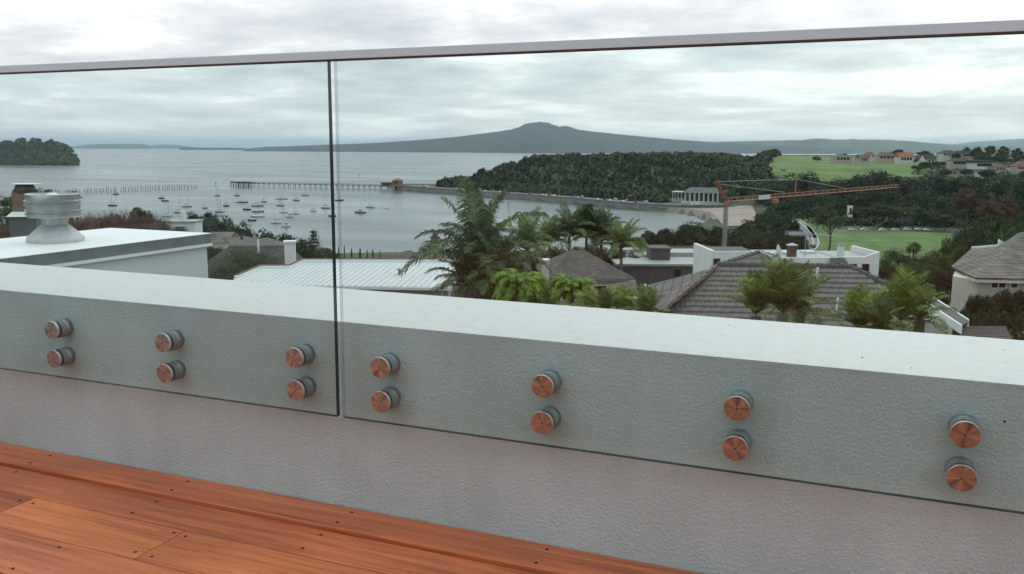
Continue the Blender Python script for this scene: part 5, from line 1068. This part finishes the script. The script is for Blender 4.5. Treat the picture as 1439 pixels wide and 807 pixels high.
# far hillside houses
def far_house(pxl, pxr, d, yb, ye, yr, roof, wallc, label, rot=0.0, wins=3, depth=None):
    c = pt((pxl+pxr)/2, yb, d); zb = min(c[2], tz(c[0], c[1])); w_ = (pxr-pxl)*d/FPX/2; dp = depth or max(4.0, w_*.6)
    t = thing('hillside_house', label, 'house', (c[0], c[1], zb), YAW+rot); ze = pt((pxl+pxr)/2, ye, d)[2]-zb; zr = pt((pxl+pxr)/2, yr, d)[2]-zb; zf_ = c[2]-zb
    obj('wall', MB().box(-w_*.94,w_*.94,-dp,dp,-2,ze), wallc, t); kind, rm = roof
    if kind == 'hip': r = hip(MB(), w_*.94, dp, ze, zr-ze, max(.3, w_*.45), .5)
    elif kind == 'gable': r = MB().add([(-w_,-dp-.5,ze),(w_,-dp-.5,ze),(w_,dp+.5,ze),(-w_,dp+.5,ze),(-w_,0,zr),(w_,0,zr)], [(0,1,5,4),(2,3,4,5),(0,4,3),(1,2,5),(3,2,1,0)])
    elif kind == 'front': r = MB().add([(-w_,-dp-.5,ze),(w_,-dp-.5,ze),(w_,dp+.5,ze),(-w_,dp+.5,ze),(0,-dp-.5,zr),(0,dp+.5,zr)], [(0,1,4),(1,2,5,4),(2,3,5),(3,0,4,5),(3,2,1,0)])
    else: r = MB().box(-w_,w_,-dp-.4,dp+.4,ze,zr)
    obj('roof', r, rm, t)
    if kind == 'front': obj('gable_end', MB().add([(-w_*.9,-dp-.52,ze),(w_*.9,-dp-.52,ze),(0,-dp-.52,ze+(zr-ze)*.9),(-w_*.9,-dp-.6,ze),(w_*.9,-dp-.6,ze),(0,-dp-.6,ze+(zr-ze)*.9)], [(3,4,5),(0,2,1),(0,1,4,3),(1,2,5,4),(2,0,3,5)]), wallc, t)
    for k_ in range(wins):
        u_ = -w_*.7+1.4*w_*(k_+.5)/wins; hh = max(1.2, (ze-zf_)*.5); obj('window', MB().box(u_-w_*.13,u_+w_*.13,-dp-.06,-dp+.02,ze-hh-.5,ze-.5), M_pane, t)
R_br = mat('roof_brown', (.15,.10,.085), .9, var=.15, var_scale=.4); R_or = mat('roof_orange', (.34,.13,.075), .9, var=.12, var_scale=.4); R_rd = mat('roof_rose', (.22,.115,.10), .9, var=.1, var_scale=.4); R_gy = mat('roof_grey', (.14,.14,.145), .9, var=.1, var_scale=.4); R_dk = mat('roof_slate', (.055,.055,.06), .9)
M_bisc = mat('biscuit_wall', (.42,.36,.30), .9); M_off = mat('offwhite_wall', (.60,.59,.55), .9)
for a in ((1169,1195,930,227,221,216.5,('hip',R_gy),M_bisc,'biscuit house with low grey hip roof at the top of the grassy hill',0,4),
          (1203,1219,900,229,222,217,('gable',R_br),M_bisc,'brown roofed house with biscuit walls beside the grassy hill',.3,3),
          (1213,1229,960,223,218,213.5,('hip',R_rd),M_off,'off white house with rose red roof at the hilltop',.1,2),
          (1230,1257,930,225,219,214,('hip',R_br),M_bisc,'wide brown hip roofed house on the hilltop',-.1,4),
          (1259,1282,900,228,221,214.5,('gable',R_or),M_off,'white house with bright orange tiled roof on the hillside',.05,4),
          (1286,1299,860,233,227,217.5,('front',R_dk),M_off,'white gable fronted house with steep slate roof',0,2),
          (1297,1312,880,231,224,216.5,('gable',R_dk),M_bisc,'house with long slate roof beside the white gable',.2,2),
          (1318,1345,920,220,216,211.5,('hip',R_dk),M_off,'pale house with wide dark hip roof under the low island',0,4),
          (1346,1371,900,221,216.5,212,('flat',R_gy),M_bisc,'long flat roofed biscuit house among the ridge trees',0,5),
          (1332,1357,820,234,226,222.5,('hip',R_dk),M_bisc,'biscuit walled house with dark roof halfway down the hillside',0,5),
          (1362,1393,800,237,229,225.5,('flat',R_dk),M_off,'long white flat roofed house across the hillside',.1,6),
          (1366,1379,760,245,241,238,('gable',R_dk),M_off,'little white cottage below the long white house',0,2),
          (1392,1411,790,241,235,230,('hip',R_br),M_bisc,'biscuit house with brown roof beside the long white house',.2,3),
          (1406,1425,800,238,231.5,228.5,('flat',R_br),M_off,'low off white house on the right of the hillside',0,4),
          (1423,1446,780,240,234,226.5,('hip',R_rd),M_bisc,'biscuit house with reddish hip roof on the right hillside',0,4)):
    far_house(*a)

# ---------------------------------------------------------------- wharf, piles, posts
M_timber = mat('wharf_timber', (.12,.105,.09), .9, var=.2, var_scale=.5); M_pile = mat('weathered_pile', (.20,.195,.18), .9, var=.25, var_scale=.6)
w0, w1 = gz(334, 262.3), gz(537, 266.6); WL = np.linalg.norm((w1-w0)[:2]); wh = thing('wharf', 'long timber wharf on trestles reaching out across the bay', 'wharf', (*w0[:2], 0), math.atan2(w1[1]-w0[1], w1[0]-w0[0]))
obj('wharf_deck', MB().box(0,WL,-2,2,4.1,4.6), M_timber, wh)
rl_ = MB()
for v_ in (-1.95, 1.95): rl_.box(0,WL,v_-.05,v_+.05,5.55,5.7)
obj('railing', rl_.box(0,WL,1.9,2.0,5.1,5.18), M_timber, wh)
tr_ = MB(); tr_.box(-.3,.3,-2.3,2.3,3.6,4.09); [tr_.tube([(0,v_*1.15,-1.5),(0,v_,3.6)], .28, 6) for v_ in (-1.7, 1.7)]; trm = tr_.mesh('trestle'); trm.materials.append(M_timber)
for k_ in range(28): obj('trestle', trm, None, wh, (1.5+k_*(WL-3)/27, 0, 0))
pf = MB(); pf.box(-6,WL*.12,-5,5,4.62,5.0).box(-6,WL*.12,-5,-4.7,5.0,6.1)
obj('wharf_head', pf, M_timber, wh)
for k_ in range(9): obj('fender_pile', MB().tube([(-5.5+k_*(WL*.12+5)/8,-5.1,-1.5),(-5.5+k_*(WL*.12+5)/8,-5.1,6.0)], .5, 6), mat('dark_timber',(.035,.033,.03),.9), wh)
for k_ in range(5): obj('lamp_post', MB().tube([(8+k_*WL*.22,1.6,4.6),(8+k_*WL*.22,1.6,8.5)], .09, 5), M_galv, wh)
t, W = block('wharf_kiosk', 'salmon red kiosk building on stilts at the landward end of the wharf', 'kiosk', 534, 985, 562, 975, 8, y=262)
M_salmon = mat('salmon_wall', (.27,.15,.12), .9, var=.08, var_scale=.3); M_salr = mat('salmon_roof', (.30,.15,.115), .9)
obj('deck', MB().box(0,W*1.1,-3,10,4.3,4.8), M_timber, t); obj('wall', MB().box(1.5,W*.62,0,8,4.803,8.2), M_salmon, t); obj('roof', MB().box(.5,W*.66,-1,9,8.203,8.8), M_dusk, t); obj('tower', MB().box(W*.62+.01,W-1,0,8,4.803,11.0), M_salmon, t)
obj('tower_roof', MB().add([(W*.60,-1,11.003),(W,-1,11.003),(W,9,11.003),(W*.60,9,11.003),(W*.8,4,14)], [(0,1,4),(1,2,4),(2,3,4),(3,0,4),(3,2,1,0)]), M_salr, t)
for k_ in range(6): obj('stilt', MB().tube([(.6+k_*W*.19,-2.5,-1.5),(.6+k_*W*.19,-2.5,4.29)], .3, 6), M_white, t)
obj('window', MB().box(W*.7,W*.9,-.08,.02,8,10), M_pane, t); obj('window', MB().box(W*.15,W*.5,-.08,.02,5.6,7.4), M_pane, t)
pm = MB().tube([(0,0,-2),(0,0,5.0)], [.36,.30], 6).mesh('timber_pile'); pm.materials.append(M_pile)
rp = random.Random(5)
for k_ in range(74):
    if rp.random() < .14: continue
    x_ = 30+k_*3.42+rp.uniform(-.6,.6); y_ = 272.2-(x_-100)*.0405
    q = gz(x_, y_); o = obj('timber_pile', pm, None, None, (q[0], q[1], 0)); o.scale = (1, 1, rp.uniform(.75,1.12)); tag(o, 'weathered timber pile in the long row standing out in the bay', 'pile', 'row of old piles across the bay')
for x_, y_, h_ in ((303.5,263,7),(504,250,6),(644,293,7.5),(653,293,7.5),(715,296,8),(582,242,5)):
    q = gz(x_, y_); tag(obj('marker_post', MB().tube([(0,0,-2),(0,0,h_*np.linalg.norm(q[:2])/FPX)], .22, 6).lathe([(.5,h_*.6),(.5,h_*.75)], 8), M_timber, None, (q[0], q[1], 0)), 'slim dark marker post standing alone in open water', 'post', 'marker posts standing in the bay')

# ---------------------------------------------------------------- boats
def hull_mesh(Lh, beam, fb, mt):
    st = [(-.5,.72,.95),(-.3,.95,.92),(0,1.0,.93),(.25,.78,1.0),(.42,.36,1.1),(.5,.02,1.18)]; V = []
    for s_, b_, f_ in st:
        V += [(s_*Lh*(.92 if k_ == 0 else 1), y_*b_*beam/2, z_) for k_, (y_, z_) in enumerate(((0,-.35),(-.55,-.2),(-.9,fb*.35),(-1,fb*f_),(1,fb*f_),(.9,fb*.35),(.55,-.2)))]
    k_ = 7; F = [(i*k_+j, i*k_+(j+1) % k_, (i+1)*k_+(j+1) % k_, (i+1)*k_+j) for i in range(5) for j in range(k_)]+[tuple(range(6,-1,-1)), tuple(5*k_+j for j in range(k_))]
    mb = MB().add(V, F); me = mb.mesh('hull'); me.materials.append(mt); return me
B_w = mat('hull_white', (.62,.63,.62), .4); B_d = mat('hull_dark', (.03,.034,.045), .4); B_t = mat('hull_tan', (.24,.16,.09), .5); B_g = mat('hull_grey', (.28,.30,.31), .5); B_b = mat('hull_blue', (.05,.08,.15), .4); M_sail = mat('sail_cover', (.10,.12,.16), .8); M_mastb = mat('boat_mast', (.13,.13,.14), .5)
HM = {}
def boat(px, py, lpx, kind, hm, mast=0, label='', grp=''):
    q = gz(px, py); d = (q-CAMP) @ FH; Lb = lpx*d/FPX; t = thing('yacht' if kind != 'launch' else 'motor_launch', label, 'boat', (q[0], q[1], 0), YAW+random.uniform(-.35,.35)+(math.pi if random.random() < .5 else 0), grp)
    key = hm.name
    if key not in HM: HM[key] = hull_mesh(10, 3.0, 1.05, hm)
    s_ = Lb/10
    h = obj('hull', HM[key], None, t); h.scale = (s_, min(s_, 1.2), max(.9, s_*.8))
    fb = 1.0*max(.9, s_*.8)
    if kind == 'launch':
        obj('cabin', MB().add([(-.25*Lb,-.11*Lb,fb*.9),(.2*Lb,-.11*Lb,fb*.9),(.2*Lb,.11*Lb,fb*.9),(-.25*Lb,.11*Lb,fb*.9),(-.22*Lb,-.1*Lb,fb+1.5),(.06*Lb,-.1*Lb,fb+1.5),(.06*Lb,.1*Lb,fb+1.5),(-.22*Lb,.1*Lb,fb+1.5)], [(4,5,6,7),(0,1,5,4),(1,2,6,5),(2,3,7,6),(3,0,4,7)]), B_w, t); obj('windscreen', MB().box(-.18*Lb,.1*Lb,-.113*Lb,.113*Lb,fb+.7,fb+1.2), M_pane, t)
    else:
        obj('cabin', MB().add([(-.18*Lb,-.09*Lb,fb*.88),(.2*Lb,-.08*Lb,fb*.88),(.2*Lb,.08*Lb,fb*.88),(-.18*Lb,.09*Lb,fb*.88),(-.15*Lb,-.07*Lb,fb+.55),(.12*Lb,-.06*Lb,fb+.5),(.12*Lb,.06*Lb,fb+.5),(-.15*Lb,.07*Lb,fb+.55)], [(4,5,6,7),(0,1,5,4),(1,2,6,5),(2,3,7,6),(3,0,4,7)]), B_w, t)
        if mast:
            mh = mast*d/FPX; obj('mast', MB().tube([(.08*Lb,0,.3),(.08*Lb,0,mh)], [.11,.07], 5), M_mastb, t); obj('boom', MB().tube([(.08*Lb,0,fb+1.1),(-.32*Lb,0,fb+1.2)], .17, 5), M_sail, t)
            if kind == 'ketch': obj('mizzen_mast', MB().tube([(-.3*Lb,0,.3),(-.3*Lb,0,mh*.75)], [.09,.06], 5), M_mastb, t)
gY = {'w': (B_w,'white hulled yacht with bare mast moored in the bay','white yachts on moorings'), 'd': (B_d,'dark hulled yacht riding at its mooring in the bay','dark hulled yachts on moorings'), 't': (B_t,'tan hulled boat with pale cabin moored in the bay','tan hulled boats on moorings'), 'g': (B_g,'grey hulled yacht moored in the bay','grey yachts on moorings')}
for px, py, lp_, k_, hc, ms in ((333,275.5,8,'y','d',8),(340,285,16,'y','t',13),(361.7,290,17,'y','g',14),(346.7,295,13,'y','d',10),(362.5,298,17,'y','g',0),(363,305,22,'y','w',16),(354,310.5,13,'y','d',8),(387.5,314,18,'y','w',25),(401.5,319,13,'launch','w',0),(406.7,305.5,12,'launch','w',0),(415,301,12,'y','w',10),(398.7,299,13,'y','w',9),(394,289.5,11,'y','g',9),(396,280,17,'y','w',15),(416,282,11,'y','g',12),(429,275,10,'y','g',8),(457.5,293,13,'y','g',26),(476.7,282,12,'y','d',14),(467,304.5,11,'y','d',12),(506.3,299.3,17,'launch','t',0),(520,292,13,'y','g',17),
                               (226.6,279.2,8,'y','d',8),(232,283,10,'y','d',14),(252.5,299.5,17,'y','g',25),(263,291,13,'y','g',17),(236,304.5,14,'y','w',22),(305.6,275.5,8,'y','g',11),(311.7,303.5,13,'ketch','w',23),(307.6,298.5,12,'y','g',19),(163,273.5,8,'y','d',9),(158,289.5,13,'y','d',13),(288,293,9,'y','g',12),(371,284,9,'y','g',9),(440,297,9,'y','w',9),(318,290,8,'y','d',10)):
    hm, lb, gr = gY[hc]
    if k_ == 'ketch': lb, gr = 'white ketch with two masts moored in the bay', None
    if k_ == 'launch': lb, gr = {'w': ('white motor launch with cabin moored in the bay','white launches on moorings'), 't': ('tan motor launch with white cabin alone in the bay', None)}[hc]
    boat(px, py, lp_, k_, hm, ms, lb, gr)
q = gz(543, 293.5); tag(obj('dinghy', hull_mesh(3.4,1.5,.5,B_w), None, None, (q[0],q[1],0), YAW), 'tiny white dinghy floating alone beyond the tan launch', 'dinghy')

# ---------------------------------------------------------------- parked cars and lamp posts along the shore road
def car_mesh(mt, van=False):
    mb = MB(); h_ = 2.1 if van else 1.42
    pr_ = [(-2.1,.35),(-2.15,.8),(-1.5,.92),(-1.0 if not van else -1.4,h_),(.9 if not van else 1.9,h_),(1.6 if not van else 2.0,.95),(2.15,.8),(2.1,.35)]; n = len(pr_)
    mb.add([(x_,-.85,z_) for x_, z_ in pr_]+[(x_,.85,z_) for x_, z_ in pr_], [tuple(range(n))[::-1], tuple(range(n,2*n))]+[(i,(i+1) % n,(i+1) % n+n,i+n) for i in range(n)]); mb.f = [f[::-1] for f in mb.f]
    me = mb.mesh('body'); me.materials.append(mt); return me
CARS = [(car_mesh(mat('car_'+n_, c_, .3)), n_) for n_, c_ in (('white',(.65,.65,.64)),('silver',(.42,.43,.44)),('dark',(.03,.03,.035)),('red',(.35,.04,.03)),('blue',(.06,.10,.20)))]
wheel = MB().lathe([(.32,-.1),(.32,.1)], 10, axis='y').mesh('wheel'); wheel.materials.append(M_rubber); glassm = MB().box(-1.1,1.15,-.86,.86,.98,1.3).mesh('windows'); glassm.materials.append(M_pane)
rp = random.Random(11)
def put_car(x_, y_, z_, rz, ci, where, grp):
    me, n_ = CARS[ci]; t = thing('parked_car', f'{n_} car parked {where}', 'car', (x_, y_, z_), rz, f'{n_} cars {grp}')
    obj('body', me, None, t); obj('windows', glassm, None, t)
    for a in (-1.3, 1.3):
        for b_ in (-.82, .82): obj('wheel', wheel, None, t, (a, b_, .32))
for k_ in range(5, 82):
    if rp.random() < .42: continue
    o_ = rp.choice([6.6, 20.6]); i = k_+rp.random()*.8; ii = int(i); P_ = offs(o_)[ii]; put_car(P_[0], P_[1], ZR, math.atan2(tn[ii, 1], tn[ii, 0]), rp.choice([0,0,0,1,1,2,3,4]), 'along the shore road by the sea wall', 'along the shore road')
for px, d in ((1022,372),(1036,368),(1050,366),(1064,362),(1040,360)):
    P_ = ab(px, d); put_car(P_[0], P_[1], tz(*P_), rp.uniform(0,3), rp.choice([0,0,1,2]), 'under the trees beside the crane mast', 'under the trees by the crane')
P_ = ab(1150, 385); put_car(P_[0], P_[1], tz(*P_)+.3, 1.9, 2, 'driving on the bend of the park road', 'on the park road')
for px, d in ((1205,470),(1222,472),(1248,470),(1266,471),(1283,473),(1300,474),(1312,472)):
    P_ = ab(px, d); put_car(P_[0], P_[1], tz(*P_), YAW+rp.uniform(-.2,.2), rp.choice([0,0,1]), 'under the park trees across the lawn', 'under the park trees')
lpm = MB().tube([(0,0,-.5),(0,0,9)], [.12,.07], 5).tube([(0,0,9),(1.6,0,9.4)], .06, 4).mesh('pole'); lpm.materials.append(M_galv); lhm = MB().box(1.2,2.0,-.15,.15,9.32,9.5).mesh('lamp_head'); lhm.materials.append(M_whitetrim)
for k_ in range(4, 86, 9):
    P_ = offs(4.3)[k_]; t = thing('street_lamp', 'slim grey street lamp beside the shore road', 'street lamp', (P_[0], P_[1], ZR), math.atan2(nb[k_, 1], nb[k_, 0]), 'street lamps along the shore road'); obj('pole', lpm, None, t); obj('lamp_head', lhm, None, t)

# ---------------------------------------------------------------- haze
hm = bpy.data.materials.new('haze_air'); hm.use_nodes = True; hn = hm.node_tree; hn.nodes.remove(hn.nodes['Principled BSDF'])
pv = hn.nodes.new('ShaderNodeVolumePrincipled'); pv.inputs['Color'].default_value = (.62,.82,1.0,1); pv.inputs['Density'].default_value = 3.1e-5; pv.inputs['Anisotropy'].default_value = 0.65
hn.links.new(pv.outputs[0], hn.nodes['Material Output'].inputs['Volume'])
tag(obj('haze', MB().box(-61000, 61000, -61000, 61000, -4, 420), hm), kind='stuff')
